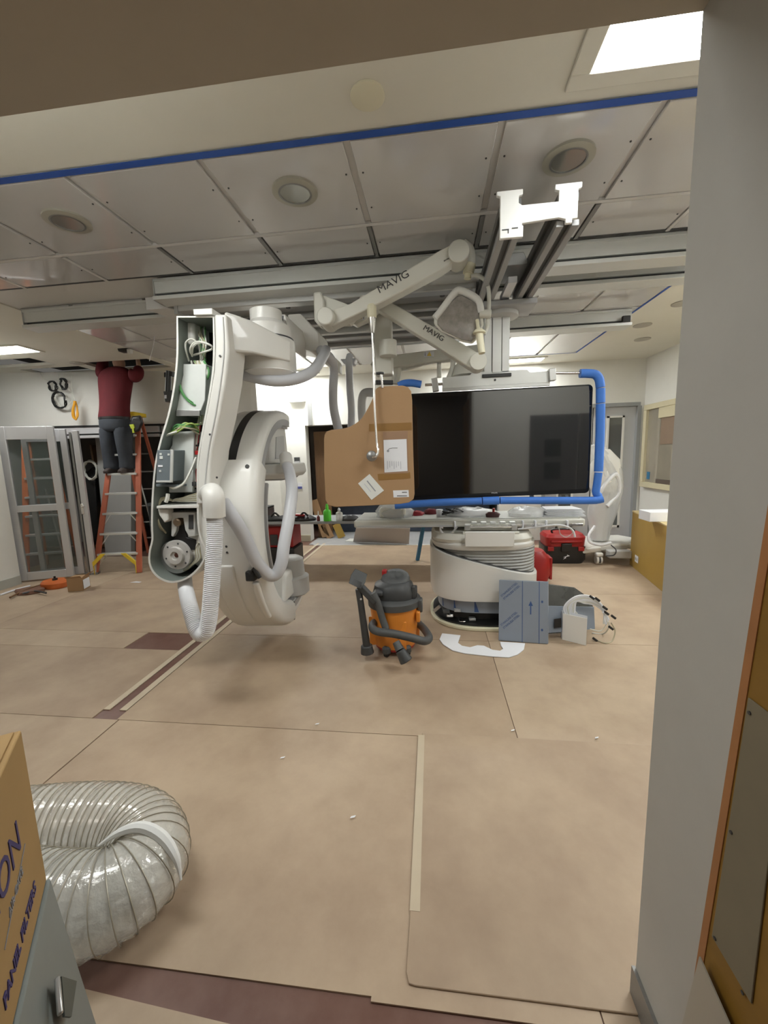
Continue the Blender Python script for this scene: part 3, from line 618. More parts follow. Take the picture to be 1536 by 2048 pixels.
for x, y in ((440, 712), (420, 869), (434, 955)): obj('screw', lathe(BM(), [(.007, 0), (.007, .003)], P(x, y, YF-.033), (0, -1, 0), n=8), dark_grey, ga)
# electronics
def module(name, pts, y0, dep, m, bevel=.004): return obj(name, poly(pts, YF+y0, dep), m, ga, bevel)
module('metal_module', [(366, 728), (412, 728), (410, 800), (399, 828), (352, 829), (356, 790), (366, 750)], .06, .22, pcb)
module('module_lip', [(352, 820), (399, 820), (399, 832), (352, 832)], .05, .02, alum, .002)
module('metal_module', [(345, 864), (388, 862), (385, 985), (338, 985), (338, 900), (344, 890)], .10, .20, pcb)
cbx = thing('x', None, None); bpy.data.objects.remove(cbx)
module('control_box', [(314, 900), (345, 900), (343, 963), (312, 963)], -.03, .15, modgrey)
module('control_box_bezel', [(341, 899), (346, 899), (344, 965), (339, 965)], -.034, .01, alum_pale, .001)
module('control_box_bezel', [(312, 961), (342, 961), (342, 965), (312, 965)], -.034, .01, alum_pale, .001)
for x, y, s in ((321, 908, 2), (337, 909, 2), (322, 915, 3), (320, 942, 2)): obj('control_button', poly([(x-s, y-s), (x+s, y-s), (x+s, y+s), (x-s, y+s)], YF-.033, .004), pcb, ga)
obj('label_plate', poly([(316, 930), (325, 930), (325, 934), (316, 934)], YF-.033, .004), paper, ga)
module('bracket_clear', [(312, 968), (355, 970), (355, 974), (312, 973)], .0, .1, modgrey, .001)
module('divider_shelf', [(313, 1012), (398, 1010), (398, 1016), (313, 1017)], -.002, .3, med_white, .002)
obj('white_hook', poly([(315, 1018), (336, 1018), (337, 1040), (329, 1046), (318, 1030)], YF+.02, .06), med_white, ga, .006)
module('motor_bracket', [(343, 1025), (390, 1025), (390, 1072), (378, 1074), (370, 1060), (366, 1036), (356, 1036), (352, 1062), (346, 1074), (342, 1072)], .06, .10, alum_pale)
module('rail_slot', [(377, 1030), (386, 1030), (386, 1058), (377, 1058)], .055, .01, dark_grey, .001)
module('motor_mount', [(355, 1040), (367, 1040), (372, 1075), (392, 1080), (390, 1100), (335, 1100), (345, 1080), (350, 1074)], .09, .14, black)
obj('cam_roller', lathe(BM(), [(.028, 0), (.028, .04), (.02, .05)], P(361, 1043, YF+.09), (0, -1, 0), 16), mat('bronze', (.30, .22, .15), .3, .8), ga)
obj('motor_flange', lathe(BM(), [(.105, -.09), (.105, .0), (.100, .008), (.062, .010), (.058, .030), (.030, .030), (.028, .018), (.004, .018)], P(354, 1110, YF+.08), (0, -1, 0), 40), machined, ga)
obj('motor_flange_rim', lathe(BM(), [(.118, .03), (.118, -.05)], P(356, 1112, YF+.14), (0, -1, 0), 40), alum, ga)
for k_ in range(6):
    a = k_*math.pi/3+.3; c = P(354, 1110, YF+.074)+V((math.cos(a)*.082, 0, math.sin(a)*.082)); obj('flange_bolt', lathe(BM(), [(.006, 0), (.006, .006)], c, (0, -1, 0), 8), dark_grey, ga)
obj('hub_bolt', lathe(BM(), [(.017, 0), (.017, .006)], P(354, 1110, YF+.062), (0, -1, 0), 6), mat('copper', (.18, .08, .06), .35, .8), ga)
obj('pinion_bracket', poly([(300, 1098), (318, 1095), (320, 1118), (303, 1120)], YF+.22, .04), dark_grey, ga, .004)
# wires in the bay
def wire(pts, r=.0045, m=wire_grey, name='wire', k=6, par=None):
    return obj(name, tube(BM(), cat([P(x, y, YF+d_) for x, y, d_ in pts], k), r*1.35, 6), m, par or ga)
rnd = random.Random(3)
wire([(378, 722, .1), (372, 700, .05), (372, 685, .04), (384, 678, .03), (398, 690, .05), (400, 705, .1)])
wire([(385, 712, .1), (380, 700, .04), (388, 686, .02), (405, 684, .02), (424, 692, .05)])
wire([(384, 712, .1), (386, 694, .03), (400, 685, .02), (420, 690, .02), (424, 698, .04), (405, 705, .06), (388, 710, .1)], .005)
for i in range(7):
    x0 = 402+rnd.uniform(-6, 10); wire([(x0, 640, .2), (x0+rnd.uniform(-6, 6), 665, .16), (x0+rnd.uniform(-6, 8), 690, .12), (x0+rnd.uniform(-8, 8), 722, .14)], .004, [wire_grey, wire_green, wire_beige][i % 3])
for i in range(12):
    x0 = 380+rnd.uniform(0, 30); x1 = 404-i % 4+rnd.uniform(-3, 5)
    wire([(x0, 722, .1), (x0+rnd.uniform(0, 14), 745, .07), (410+rnd.uniform(-4, 3), 770, .1), (x1+2, 800, .12), (x1-3, 850, .12)], .0045, [wire_grey, wire_beige, wire_grey, wire_green][i % 4])
for i in range(8):
    wire([(402+rnd.uniform(-4, 3), 830, .15), (395+rnd.uniform(-6, 3), 870, .12), (392+rnd.uniform(-3, 3), 920, .14), (388+rnd.uniform(-5, 5), 975, .12)], .004, [wire_grey, redp, wire_beige, wire_grey][i % 4])
wire([(356, 740, .1), (354, 760, .06), (366, 790, .05), (385, 808, .05), (405, 814, .1)], .0045, wire_green); wire([(358, 738, .1), (360, 770, .05), (372, 795, .04), (396, 812, .08)], .004, wire_green)
wire([(357, 735, .1), (352, 770, .2), (350, 820, .2), (352, 832, .2)], .005, wire_green)
for i in range(9):
    wire([(336+rnd.uniform(-2, 10), 872+rnd.uniform(-6, 6), .08), (352, 858+rnd.uniform(-8, 8), .05), (375+rnd.uniform(-8, 8), 850+rnd.uniform(-7, 8), .05), (398, 862+rnd.uniform(-14, 14), .1)], .0045, [wire_yg, wire_green, wire_beige][i % 3])
wire([(330, 878, .06), (331, 872, .04), (345, 866, .03), (358, 862, .06)], .006, wire_grey); wire([(340, 974, .02), (350, 976, .0), (368, 966, .0), (382, 940, .04), (392, 915, .1)], .006, wire_grey)
for i in range(11):
    s = i*3.0; wire([(398, 986+s*.55, .1), (385, 990+s*.4, .08), (365, 996+s*.2, .07), (352, 1000+rnd.uniform(-2, 2), .08), (345, 1002, .1)], .0052, [wire_beige, wire_grey, wire_beige][i % 3], 'cable')
for i in range(5):
    wire([(346, 1001, .09), (328, 995+i, .08), (312+i*2, 1006, .06), (307+i*2, 1030, .06), (312+i*2, 1050, .06), (328+i, 1062+i, .1)], .0048, wire_beige, 'cable')
    wire([(398+i, 1086, .08), (392+i*2, 1100, .08), (392+i*2, 1118, .08), (375, 1138-i, .1), (358, 1142-i, .14)], .0048, [wire_beige, wire_grey][i % 2], 'cable')
wire([(336, 988, .03), (335, 996, .02), (332, 1004, .02)], .010, wire_grey, 'cable_tie')
for i in range(9):
    x, y = rnd.choice([(395, 724), (405, 735), (400, 770), (394, 880), (390, 900), (393, 935), (388, 965), (366, 725), (372, 735)]); x += rnd.uniform(-5, 5); y += rnd.uniform(-6, 6)
    obj('connector', poly([(x, y), (x+7, y), (x+7, y+8), (x, y+8)], YF+.08+rnd.uniform(0, .06), .05), [black, redp, dark_grey, med_white][i % 4], ga, .002)

# horizontal upper arm to the pivot
ua = BM()
loft(ua, [[P(448, 623, 2.42), P(450, 700, 2.42), P(474, 735, 2.62), P(478, 630, 2.66)],
          [P(500, 640, 2.55), P(505, 706, 2.55), P(500, 718, 2.9), P(512, 655, 2.95)],
          [P(582, 682, 2.78), P(582, 724, 2.78), P(560, 722, 3.02), P(560, 690, 3.05)]])
obj('upper_arm', ua, med_white, ga, .012, 3)
c = V((-1.145, 2.86, 2.225)); obj('pivot_drum', lathe(BM(), [(.185, -.02), (.19, .0), (.19, .19), (.18, .20)], c, (0, 0, 1), 44), med_white, ga)
obj('pivot_seal', lathe(BM(), [(.181, .20), (.181, .21)], c, (0, 0, 1), 44), dark_grey, ga)
obj('pivot_cap', lathe(BM(), [(.02, -.075), (.10, -.07), (.16, -.055), (.19, -.02), (.18, .0)], c, (0, 0, 1), 44), gloss_white, ga)
obj('pivot_column', lathe(BM(), [(.165, .21), (.165, .29), (.11, .33), (.11, .40)], c, (0, 0, 1), 36), med_white, ga)
obj('second_arm', prism(BM(), [P(575, 628, 3.36), P(600, 626, 3.36), P(638, 665, 3.5), P(641, 700, 3.5), P(622, 702, 3.4), P(575, 690, 3.36)], (.0, .3, .0)), med_white, ga, .015, 3)
obj('arm_tail', prism(BM(), [P(639, 690, 3.5), P(676, 720, 3.7), P(678, 745, 3.7), P(650, 728, 3.6), P(630, 702, 3.5)], (0, .16, 0)), med_white, ga, .012)
obj('top_connector_box', prism(BM(), [P(534, 630, 3.0), P(570, 628, 3.0), P(576, 655, 3.0), P(574, 690, 3.0), P(548, 668, 3.0), P(538, 640, 3.0)], (0, .45, 0)), med_white, ga, .006)
obj('connector_socket', poly([(552, 632), (567, 631), (566, 641), (554, 641)], 2.995, .01), black, ga)
for i in range(6): wire([(492+i*6, 644, .45), (500+i*5, 640+i % 3*4, .4), (520+i*3, 650+i % 2*5, .4), (532, 660, .5)], .01, [black, med_grey][i % 2], 'cable')
hp = cat([P(470, 742, 2.75), P(500, 752, 2.75), P(545, 761, 2.75), P(590, 758, 2.85), P(625, 742, 3.0), P(645, 715, 3.2), P(652, 700, 3.4)], 8)
obj('loop_hose', tube(BM(), hp, .040, 16), hose_grey, ga)
def tubehose(pts, r):
    return obj('cable_duct', tube(BM(), cat([P(x, y, Y) for x, y, Y in pts], 8), r, 14), hose_grey, ga)
tubehose([(640, 700, 3.45), (660, 716, 3.6), (668, 740, 3.7), (666, 780, 3.7), (668, 820, 3.7), (680, 872, 3.7)], .040)
tubehose([(700, 712, 3.9), (698, 726, 3.85), (700, 780, 3.8), (703, 820, 3.8), (702, 862, 3.75)], .034)
obj('hose_flange', prism(BM(), [P(680, 718, 3.85), P(712, 716, 3.85), P(708, 727, 3.85), P(688, 728, 3.85)], (0, .1, 0)), hose_grey, ga, .01)

# C-arm ring: local frame (u depth in the plane of the C, v across it, z up)
OC = V((-1.425, 3.40, 1.10)); az = math.radians(-5)
du = V((math.sin(az), math.cos(az), 0)); dv = V((math.cos(az), -math.sin(az), 0)); dz = V((0, 0, 1))
def L(u, v, z): return OC+du*u+dv*v+dz*z
def arc(phi0, phi1, prof, n=40, taper=None):
    rings = []
    for i in range(n+1):
        ph = math.radians(phi0+(phi1-phi0)*i/n); cr, sr = math.cos(ph), math.sin(ph); kk = taper(i/n) if taper else 1
        rings.append([L(-cr*(r_), v_*kk, sr*(r_)) for r_, v_ in prof])
    return rings
def rr(r0, r1, v0, v1, c=.03, n=4):
    o = []
    for (rc_, vc_, a0) in ((r1-c, v1-c, 90), (r1-c, v0+c, 0), (r0+c, v0+c, -90), (r0+c, v1-c, -180)):
        for j in range(n+1):
            a = math.radians(a0-90*j/n); o.append((rc_+c*math.cos(a), vc_+c*math.sin(a)))
    return o
obj('c_ring', loft(BM(), arc(-104, 99, rr(.775, .91, -.17, .17, .045), 72)), med_white, ga)
obj('track_strip', loft(BM(), arc(20, 84, [(.9095, -.045), (.9125, -.045), (.9125, .015), (.9095, .015)], 40)), black, ga)
obj('inner_track', loft(BM(), arc(-103, 98, [(.766, .06), (.778, .06), (.778, .155), (.766, .155)], 60)), med_grey, ga)
obj('ring_groove', loft(BM(), arc(-103, 98, [(.782, .169), (.835, .169), (.835, .172), (.782, .172)], 60)), med_grey, ga)
obj('end_lamp', lathe(BM(), [(.012, 0), (.008, .01)], L(.22, .12, -.86), du, 10), paper, ga)
obj('ring_sleeve', loft(BM(), arc(-80, 32, rr(.75, .95, -.22, .195, .06), 50)), med_white, ga)
obj('sleeve_gap', loft(BM(), arc(-81.2, -79.8, [(.77, -.19), (.93, -.19), (.93, .185), (.77, .185)], 3)), dark_grey, ga)
obj('sleeve_edge_grey', loft(BM(), arc(-26, 26, [(.735, .14), (.76, .14), (.76, .2), (.735, .2)], 24)), med_grey, ga)
obj('sleeve_seam', loft(BM(), arc(-80, 32, [(.944, .085), (.9465, .085), (.9465, .09), (.944, .09)], 50)), med_mid, ga)
p = L(-.945*math.cos(.50), .12, .945*math.sin(.50)); obj('sleeve_knob', lathe(BM(), [(.014, -.01), (.014, .012)], p, (0, -1, .4), 12), dark_grey, ga)
for k_ in (-4, -6.5): p = L(-.945*math.cos(math.radians(k_)), -.02, .945*math.sin(math.radians(k_))); obj('sleeve_knob', lathe(BM(), [(.008, -.01), (.008, .006)], p, (0, -1, 0), 12), dark_grey, ga)
lob = lambda a0, a1, v0, v1, r0, r1, nm, m, bv=.012: obj(nm, loft(BM(), arc(a0, a1, [(r0, v0), (r1, v0), (r1, v1), (r0, v1)], 18)), m, ga, bv, 3)
lob(-50, -12, -.12, .01, .94, .965, 'rear_lobe_cover', med_white, .02)
lob(-40, -18, .02, .10, .94, .949, 'side_plate_vent', mat('speckled_plate', (.50, .50, .49), .5, noise=.5, nscale=60), .002)
lob(-44, -20, .115, .165, .94, .975, 'side_hook_cover', med_white, .016)
lob(-60.5, -59, -.10, -.01, .944, .947, 'maker_plate', mat('plate_indigo', (.10, .09, .22), .5), .0)
p = P(505, 1150, 2.50); obj('black_latch', box(BM(), p.x-.035, p.x+.03, 2.46, 2.56, p.z-.035, p.z+.035), black, ga, .01); obj('black_latch_lever', tube(BM(), [p+V((.0, -.03, .02)), p+V((.03, -.04, .06)), p+V((.065, -.03, -.01))], .014, 8), black, ga)
obj('swivel_body', tube(BM(), [V((-1.66, 2.72, 1.02)), V((-1.5, 2.70, 1.02)), V((-1.4, 2.70, 1.02))], [.20, .20, .19], 32), med_white, ga)
# detector column and head, tube tank
obj('detector_column', loft(BM(), [[L(-.05, -.13, .80), L(.14, -.13, .80), L(.14, .13, .80), L(-.05, .13, .80)], [L(-.28, -.13, .68), L(.16, -.13, .68), L(.16, .13, .68), L(-.28, .13, .68)], [L(-.30, -.13, .46), L(.18, -.13, .46), L(.18, .13, .46), L(-.30, .13, .46)]]), med_white, ga, .03, 3)
obj('column_plate', prism(BM(), [L(-.24, .131, .50), L(.04, .131, .50), L(.04, .131, .70), L(-.18, .131, .68)], dv*.006), med_mid, ga, .01)
obj('detector_head', loft(BM(), [[L(-.34, -.24, .46), L(.34, -.24, .46), L(.42, -.16, .46), L(.42, .16, .46), L(.34, .24, .46), L(-.34, .24, .46)], [L(-.36, -.25, .38), L(.36, -.25, .38), L(.46, -.16, .38), L(.46, .16, .38), L(.36, .25, .38), L(-.36, .25, .38)], [L(-.32, -.22, .34), L(.32, -.22, .34), L(.42, -.14, .34), L(.42, .14, .34), L(.32, .22, .34), L(-.32, .22, .34)]]), med_white, ga, .012)
obj('detector_face', loft(BM(), [[L(-.28, -.19, .3401), L(.28, -.19, .3401), L(.28, .19, .3401), L(-.28, .19, .3401)], [L(-.27, -.18, .325), L(.27, -.18, .325), L(.27, .18, .325), L(-.27, .18, .325)]]), med_grey, ga)
obj('tube_housing', lathe(BM(), [(.14, -.02), (.165, .0), (.165, .15), (.13, .17), (.12, .32), (.09, .34)], L(.16, .09, -.76), (0, 0, 1), 36), med_mid, ga)
obj('tube_shroud', loft(BM(), [[L(-.30, -.13, -.72), L(.2, -.13, -.76), L(.2, .15, -.76), L(-.30, .15, -.72)], [L(-.15, -.11, -.50), L(.10, -.11, -.50), L(.10, .13, -.50), L(-.15, .13, -.50)]]), med_white, ga, .03, 3)
vh = cat([P(572, 925, 3.08), P(580, 950, 2.98), P(584, 985, 2.84), P(577, 1040, 2.72), P(568, 1090, 2.64), P(563, 1125, 2.6), P(552, 1148, 2.58), P(535, 1148, 2.55), P(512, 1122, 2.48), P(490, 1075, 2.42), P(466, 1035, 2.36), P(445, 1003, 2.36)], 8)
obj('smooth_hose', tube(BM(), vh, .043, 18), hose_grey, ga)
obj('hose_collar', cyl(BM(), P(571, 912, 3.14), P(574, 932, 3.05), .05), med_white, ga, .006)
obj('hose_elbow', tube(BM(), cat([P(412, 988, 2.42), P(420, 983, 2.34), P(426, 990, 2.26), P(428, 1005, 2.24), P(429, 1033, 2.24)], 5), [.05]*8+[.064]*13, 20), med_white, ga, .004)
cp = cat([P(429, 1028, 2.24), P(430, 1070, 2.23), P(427, 1120, 2.22), P(423, 1180, 2.20), P(419, 1230, 2.19), P(413, 1260, 2.19), P(400, 1267, 2.20), P(390, 1250, 2.23), P(380, 1215, 2.30), P(373, 1185, 2.44), P(370, 1168, 2.60), P(370, 1150, 2.76)], 10)
cpts, crad = corrugate(cp, .049, .0115, .11)
obj('corrugated_hose', tube(BM(), cpts, crad, 18), med_cool, ga)

# small gadget hanging from the ceiling left of the scanner
t = thing('ceiling_camera', 'small black box device hanging from ceiling beside left edge of scanner', 'camera', P(335, 745, 4.2))
obj('bracket', poly([(328, 745), (345, 743), (344, 752), (328, 754)], 4.2, .05), black, t); obj('case', poly([(326, 782), (345, 780), (343, 800), (330, 804)], 4.2, .1), dark_grey, t, .006)
obj('stem', cyl(BM(), P(338, 742, 4.22), P(336, 784, 4.22), .03), black, t); obj('label', poly([(329, 790), (333, 790), (333, 797), (329, 797)], 4.198, .002), paper, t)
tag(obj('pull_cord', tube(BM(), cat([P(309, 672, 4.6), P(307, 690, 4.6), P(299, 722, 4.6)], 4), .004, 5), paper), 'thin white cord dangling from ceiling left of the scanner', 'cord')
t = thing('rail_motor', 'small black motor with white connector under ceiling at left', 'motor', P(243, 697, 5.0))
obj('body', poly([(232, 692), (252, 693), (255, 703), (236, 703)], 5.0, .1), black, t, .01); obj('connector', poly([(253, 698), (261, 698), (260, 706), (254, 706)], 4.99, .05), med_white, t, .003)

# =================== PATIENT TABLE ===================
pt_ = thing('patient_table', 'white patient table pedestal with long cream tabletop in front of the bench', 'patient table', (.48, 3.9, 0))
def sup(cx, cy, rx, ry, z, n=48, e=3.0):
    o = []
    for k in range(n):
        a = 2*math.pi*k/n; c, s = math.cos(a), math.sin(a)
        o.append(V((cx+rx*math.copysign(abs(c)**(2/e), c), cy+ry*math.copysign(abs(s)**(2/e), s), z)))
    return o
tcx, tcy = .475, 4.0
obj('base_plate', loft(BM(), [sup(tcx+.02, tcy, .53, .50, .0, e=2.6), sup(tcx+.02, tcy, .53, .50, .035, e=2.6)]), ivory, pt_, .008)
obj('base_tray', loft(BM(), [sup(tcx+.02, tcy, .50, .47, .035, e=2.6), sup(tcx+.02, tcy, .50, .47, .05, e=2.6)]), black, pt_)
obj('base_mechanism', loft(BM(), [sup(tcx, tcy+.05, .40, .38, .05), sup(tcx, tcy+.05, .38, .36, .16)]), black, pt_)
for x, y, zz, m in ((900, 1232, .06, steel), (925, 1245, .06, steel), (915, 1222, .09, med_grey), (945, 1240, .06, alum), (893, 1225, .1, dark_grey)):
    p = P(x, y, 3.60); obj('base_fitting', box(BM(), p.x-.03, p.x+.03, 3.60, 3.66, p.z-.012, p.z+.012), m, pt_, .004)
obj('base_bracket', bar(BM(), P(868, 1222, 3.78), P(880, 1212, 3.75), .02, .03), alum, pt_)
obj('film_skirt', loft(BM(), [sup(tcx+.01, tcy+.03, .44, .43, .135), sup(tcx+.01, tcy+.03, .44, .43, .275)]), film, pt_)
for i in range(3): 
    q0 = sup(tcx+.01, tcy+.03, .4415, .4315, 0, 96); kk = 56+i*7
    obj('film_print_line', loft(BM(), [[q0[kk]+V((0, 0, .145)), q0[kk+1]+V((0, 0, .145)), q0[kk+1]+V((.0, .01, .145)), q0[kk]+V((.0, .01, .145))], [q0[kk]+V((.0, 0, .265)), q0[kk]+V((.003, 0, .265)), q0[kk]+V((.003, .01, .265)), q0[kk]+V((.0, .01, .265))]]), film_line, pt_)
# main body with slanted top
lo = sup(tcx, tcy, .49, .47, .27); lo2 = sup(tcx, tcy, .505, .485, .32)
def slant(p): return .72-.24*max(0, min(1, (p.x-.02)/.95))
top = [V((p.x, p.y, slant(p))) for p in sup(tcx, tcy, .505, .485, 0)]
obj('slant_gasket', loft(BM(), [[p+V((0, 0, -.004)) for p in [V((p.x, p.y, slant(p))) for p in sup(tcx, tcy, .485, .465, 0)]], [V((p.x, p.y, slant(p)+.014)) for p in sup(tcx, tcy, .475, .455, 0)]]), dark_grey, pt_)
topi = [V((p.x, p.y, slant(p)+.008)) for p in sup(tcx, tcy, .47, .45, 0)]
obj('body', loft(BM(), [lo, lo2, top, topi]), med_white, pt_, .0)
for i in range(9):
    zz = .50+i*.028
    obj('bellows_fold', loft(BM(), [sup(tcx+.03, tcy, .44+(.012 if i % 2 else 0), .42, zz), sup(tcx+.03, tcy, .455, .435, zz+.014), sup(tcx+.03, tcy, .44, .42, zz+.028)]), bellows, pt_)
obj('upper_plate', loft(BM(), [sup(tcx-.005, tcy, .47, .44, .735), sup(tcx-.005, tcy, .485, .455, .76), sup(tcx-.005, tcy, .485, .455, .785), sup(tcx-.005, tcy, .47, .44, .80)]), med_white, pt_)
obj('front_panel', poly([(930, 1064), (1030, 1064), (1028, 1094), (930, 1094)], 3.50, .03), med_white, pt_, .006)
obj('upper_carrier', loft(BM(), [sup(tcx-.02, tcy-.02, .46, .40, .80, e=4), sup(tcx-.02, tcy-.02, .47, .41, .83, e=4), sup(tcx-.02, tcy-.02, .44, .38, .875, e=4)]), arm_cream, pt_, .0)
tb = BM(); a, b_ = P(712, 1047, 3.75), P(1178, 1043, 3.75)
box(tb, -.76, 1.37, 3.75, 4.30, .915, .985); obj('tabletop', tb, arm_cream, pt_, .018, 3)
obj('tabletop_mat', box(BM(), -.74, 1.33, 3.78, 4.27, .985, .992), mat('mat_grey', (.60, .60, .56), .6, noise=.1), pt_)
obj('side_rail', box(BM(), .60, 1.34, 3.725, 3.735, .92, .945), steel, pt_, .002)
obj('side_rail', box(BM(), -.72, .18, 3.73, 3.738, .925, .94), med_mid, pt_)
for px_ in (910, 1046, 1071, 1093, 1135): p = P(px_, 1050, 3.72); obj('rail_post', box(BM(), p.x-.007, p.x+.007, 3.71, 3.75, .90, .975), paper, pt_, .002)
# control module clamped on the rail
cm = BM(); p0, p1 = P(930, 1058, 3.66), P(1032, 1055, 3.66)
box(cm, p0.x, p1.x, 3.66, 3.72, .90, .955); obj('control_module', cm, arm_cream, pt_, .006)
obj('control_handle', cyl(BM(), V((p0.x+.01, 3.64, .935)), V((p1.x-.01, 3.64, .935)), .012), steel, pt_)
obj('control_handle', cyl(BM(), V((p0.x-.02, 3.63, .885)), V((p1.x+.02, 3.63, .885)), .014), arm_cream, pt_)
for x_ in (p0.x+.02, p1.x-.02): obj('handle_bracket', box(BM(), x_-.025, x_+.025, 3.625, 3.67, .905, .955), med_mid, pt_, .006)
for i in range(5): obj('control_key', box(BM(), p0.x+.06+i*.085, p0.x+.11+i*.085, 3.68, 3.72, .955, .975), alum_pale, pt_, .003)
for pts in ([(915, 1052), (905, 1064), (890, 1068), (882, 1062), (881, 1055), (886, 1056)], [(1036, 1058), (1060, 1056), (1090, 1052), (1115, 1050), (1135, 1054), (1146, 1062), (1150, 1074)], ):
    obj('white_cable', tube(BM(), cat([P(x, y, 3.69) for x, y in pts], 6), .009, 8), paper, pt_)
obj('white_cable', tube(BM(), cat([P(x, y, 3.69) for x, y in ((1118, 1055), (1121, 1068), (1132, 1074), (1143, 1068), (1147, 1060))], 6), .004, 6), clear, pt_)

# steel panel with blue film leaning on the table base, its neighbour behind
q = [P(998, 1160, 3.42), P(1096, 1164, 3.38), PZ(1095, 1289, .005), PZ(997, 1281, .005)]
q[2] = q[1]+q[3]-q[0]
fp = thing('film_covered_panel', 'square steel panel with blue film print and up arrow leaning on table base', 'panel', (q[2]+q[3])/2)
bq = prism(BM(), q, V((.01, .016, 0))); obj('panel', bq, film, fp, .002)
ux, uz = (q[1]-q[0]), (q[3]-q[0]); nn = ux.cross(uz).normalized()
if nn.y > 0: nn = -nn
def onp(u, v, d_=.001): return q[0]+ux*u+uz*v+nn*d_
def pl(name, pts, m, th=.0006): return obj(name, prism(BM(), [onp(u, v) for u, v in pts], nn*th), m, fp)
for u in (.48, .82): pl('film_seam', [(u, 0), (u+.012, 0), (u+.012, 1), (u, 1)], film_line)
pl('arrow_shaft', [(.643, .40), (.667, .40), (.667, .54), (.643, .54)], film_line); pl('arrow_head', [(.61, .40), (.70, .40), (.655, .32)], film_line)
for u, v in ((.885, .325), (.885, .78)):
    pl('star_mark', [(u+.028*(1 if i % 2 else .55)*math.cos(i*math.pi/8), v+.028*(1 if i % 2 else .55)*math.sin(i*math.pi/8)) for i in range(16)], film_line)
for v in (.30, .78): 
    for dvv in (0, .05): text('film_lettering', 'STAINLESS STEEL', onp(.06+dvv, v-.02+dvv*.9), ux*.42-uz*.30, -uz*.8-ux*.2, .024, film_line, fp)
q2 = [P(1096, 1168, 3.62), P(1162, 1180, 3.75), P(1183, 1192, 3.80), PZ(1186, 1262, .005), PZ(1090, 1270, .005)]
q2 = [P(1090, 1168, 3.60), P(1150, 1176, 3.72), P(1170, 1190, 3.78), P(1186, 1212, 3.80), P(1190, 1262, 3.62), P(1090, 1268, 3.45)]
fp2 = thing('film_covered_panel', 'dull grey steel panel partly hidden behind the arrow panel', 'panel', PZ(1140, 1265, 0))
obj('panel', loft(BM(), [[p for p in q2], [p+V((0, .02, 0)) for p in q2]]), mat('dull_steel', (.14, .145, .14), .25, .7, noise=.4, nscale=5), fp2, .002)
obj('film_sheet', prism(BM(), [P(1096, 1212, 3.45), P(1188, 1214, 3.50), P(1190, 1258, 3.45), P(1096, 1266, 3.38)], (0, .006, 0)), film, fp2)
obj('handle_cutout', prism(BM(), [P(1108, 1238, 3.40), P(1122, 1236, 3.41), P(1122, 1254, 3.40), P(1108, 1256, 3.39)], (0, -.006, 0)), black, fp2)
# white box with bundled cables
wb = thing('cable_box', 'white open box on floor with bundle of cut cables', 'junction box', PZ(1150, 1288))
a_, b_, c_, d_ = PZ(1124, 1279), PZ(1172, 1291), PZ(1180, 1288), PZ(1180, 1278)
h = V((0, 0, .235)); wq = [a_, b_, b_+V((.02, .05, 0)), a_+V((.01, .07, 0))]
bb = BM()
def wall4(p, q_, t): prism(bb, [p, q_, q_+h, p+h], t)
obj('body', loft(BM(), [[p for p in wq], [p+h for p in wq]], cap=False), paper, wb); 
obj('front', prism(BM(), [wq[0]+V((0, -.004, 0)), wq[1]+V((0, -.004, 0)), wq[1]+h+V((0, -.004, 0)), wq[0]+h+V((0, -.004, 0))], (0, .006, 0)), med_white, wb, .002)
obj('bottom', prism(BM(), wq, (0, 0, .004)), med_white, wb)
r5 = random.Random(5)
for i in range(7):
    ys_ = 3.42
    obj('cable', tube(BM(), cat([P(1136+i*2, 1240, ys_), P(1128+i*4, 1215-i*2, ys_), P(1150+i*3, 1194+i*2, ys_), P(1178+i*2, 1192+i*3, ys_), P(1200+i*1.5, 1206+i*3, ys_-.02), P(1218-i*2, 1232+r5.uniform(-8, 18), ys_-.05)], 6), .008, 8), [paper, med_cool, wire_grey][i % 3], wb)
    p = P(1218-i*2, 1232, ys_-.05)
for x, y in ((1195, 1199), (1213, 1226), (1227, 1234), (1222, 1256), (1184, 1195), (1210, 1216), (1190, 1279)):
    obj('cable_tip', cyl(BM(), P(x-4, y-3, 3.37), P(x+4, y+3, 3.37), .010), black, wb)
for pts in ([(1150, 1243), (1146, 1225), (1138, 1212)], [(1160, 1248), (1156, 1230), (1142, 1214)]): obj('thin_cable', tube(BM(), cat([P(x, y, 3.42) for x, y in pts], 5), .005, 6), wire_grey, wb)
for pts in ([(1180, 1258), (1200, 1262), (1212, 1250), (1218, 1236)], [(1188, 1278), (1210, 1286), (1224, 1282), (1230, 1262), (1222, 1245)], [(1184, 1266), (1205, 1268), (1216, 1258), (1218, 1244)]):
    obj('thin_cable', tube(BM(), cat([PZ(x, y, .006) if y > 1262 else P(x, y, 3.4) for x, y in pts], 6), .005, 6), [wire_grey, wire_beige][len(pts) % 2], wb)
# white foam ring on the floor
fr_ = [(884, 1268), (921, 1272), (918, 1281), (916, 1287), (924, 1293), (940, 1296), (955, 1292), (968, 1293), (985, 1301), (1000, 1303), (1006, 1299), (1002, 1293), (1000, 1285), (1050, 1288), (1048, 1300), (1036, 1310), (1018, 1316), (985, 1314), (930, 1308), (905, 1302), (886, 1290), (879, 1280)]
tag(obj('foam_template', prism(BM(), [PZ(x, y, .002) for x, y in fr_], (0, 0, .008)), paper, None, .002), 'pale curved C-shaped foam piece lying on floor in front of table base', 'foam piece')

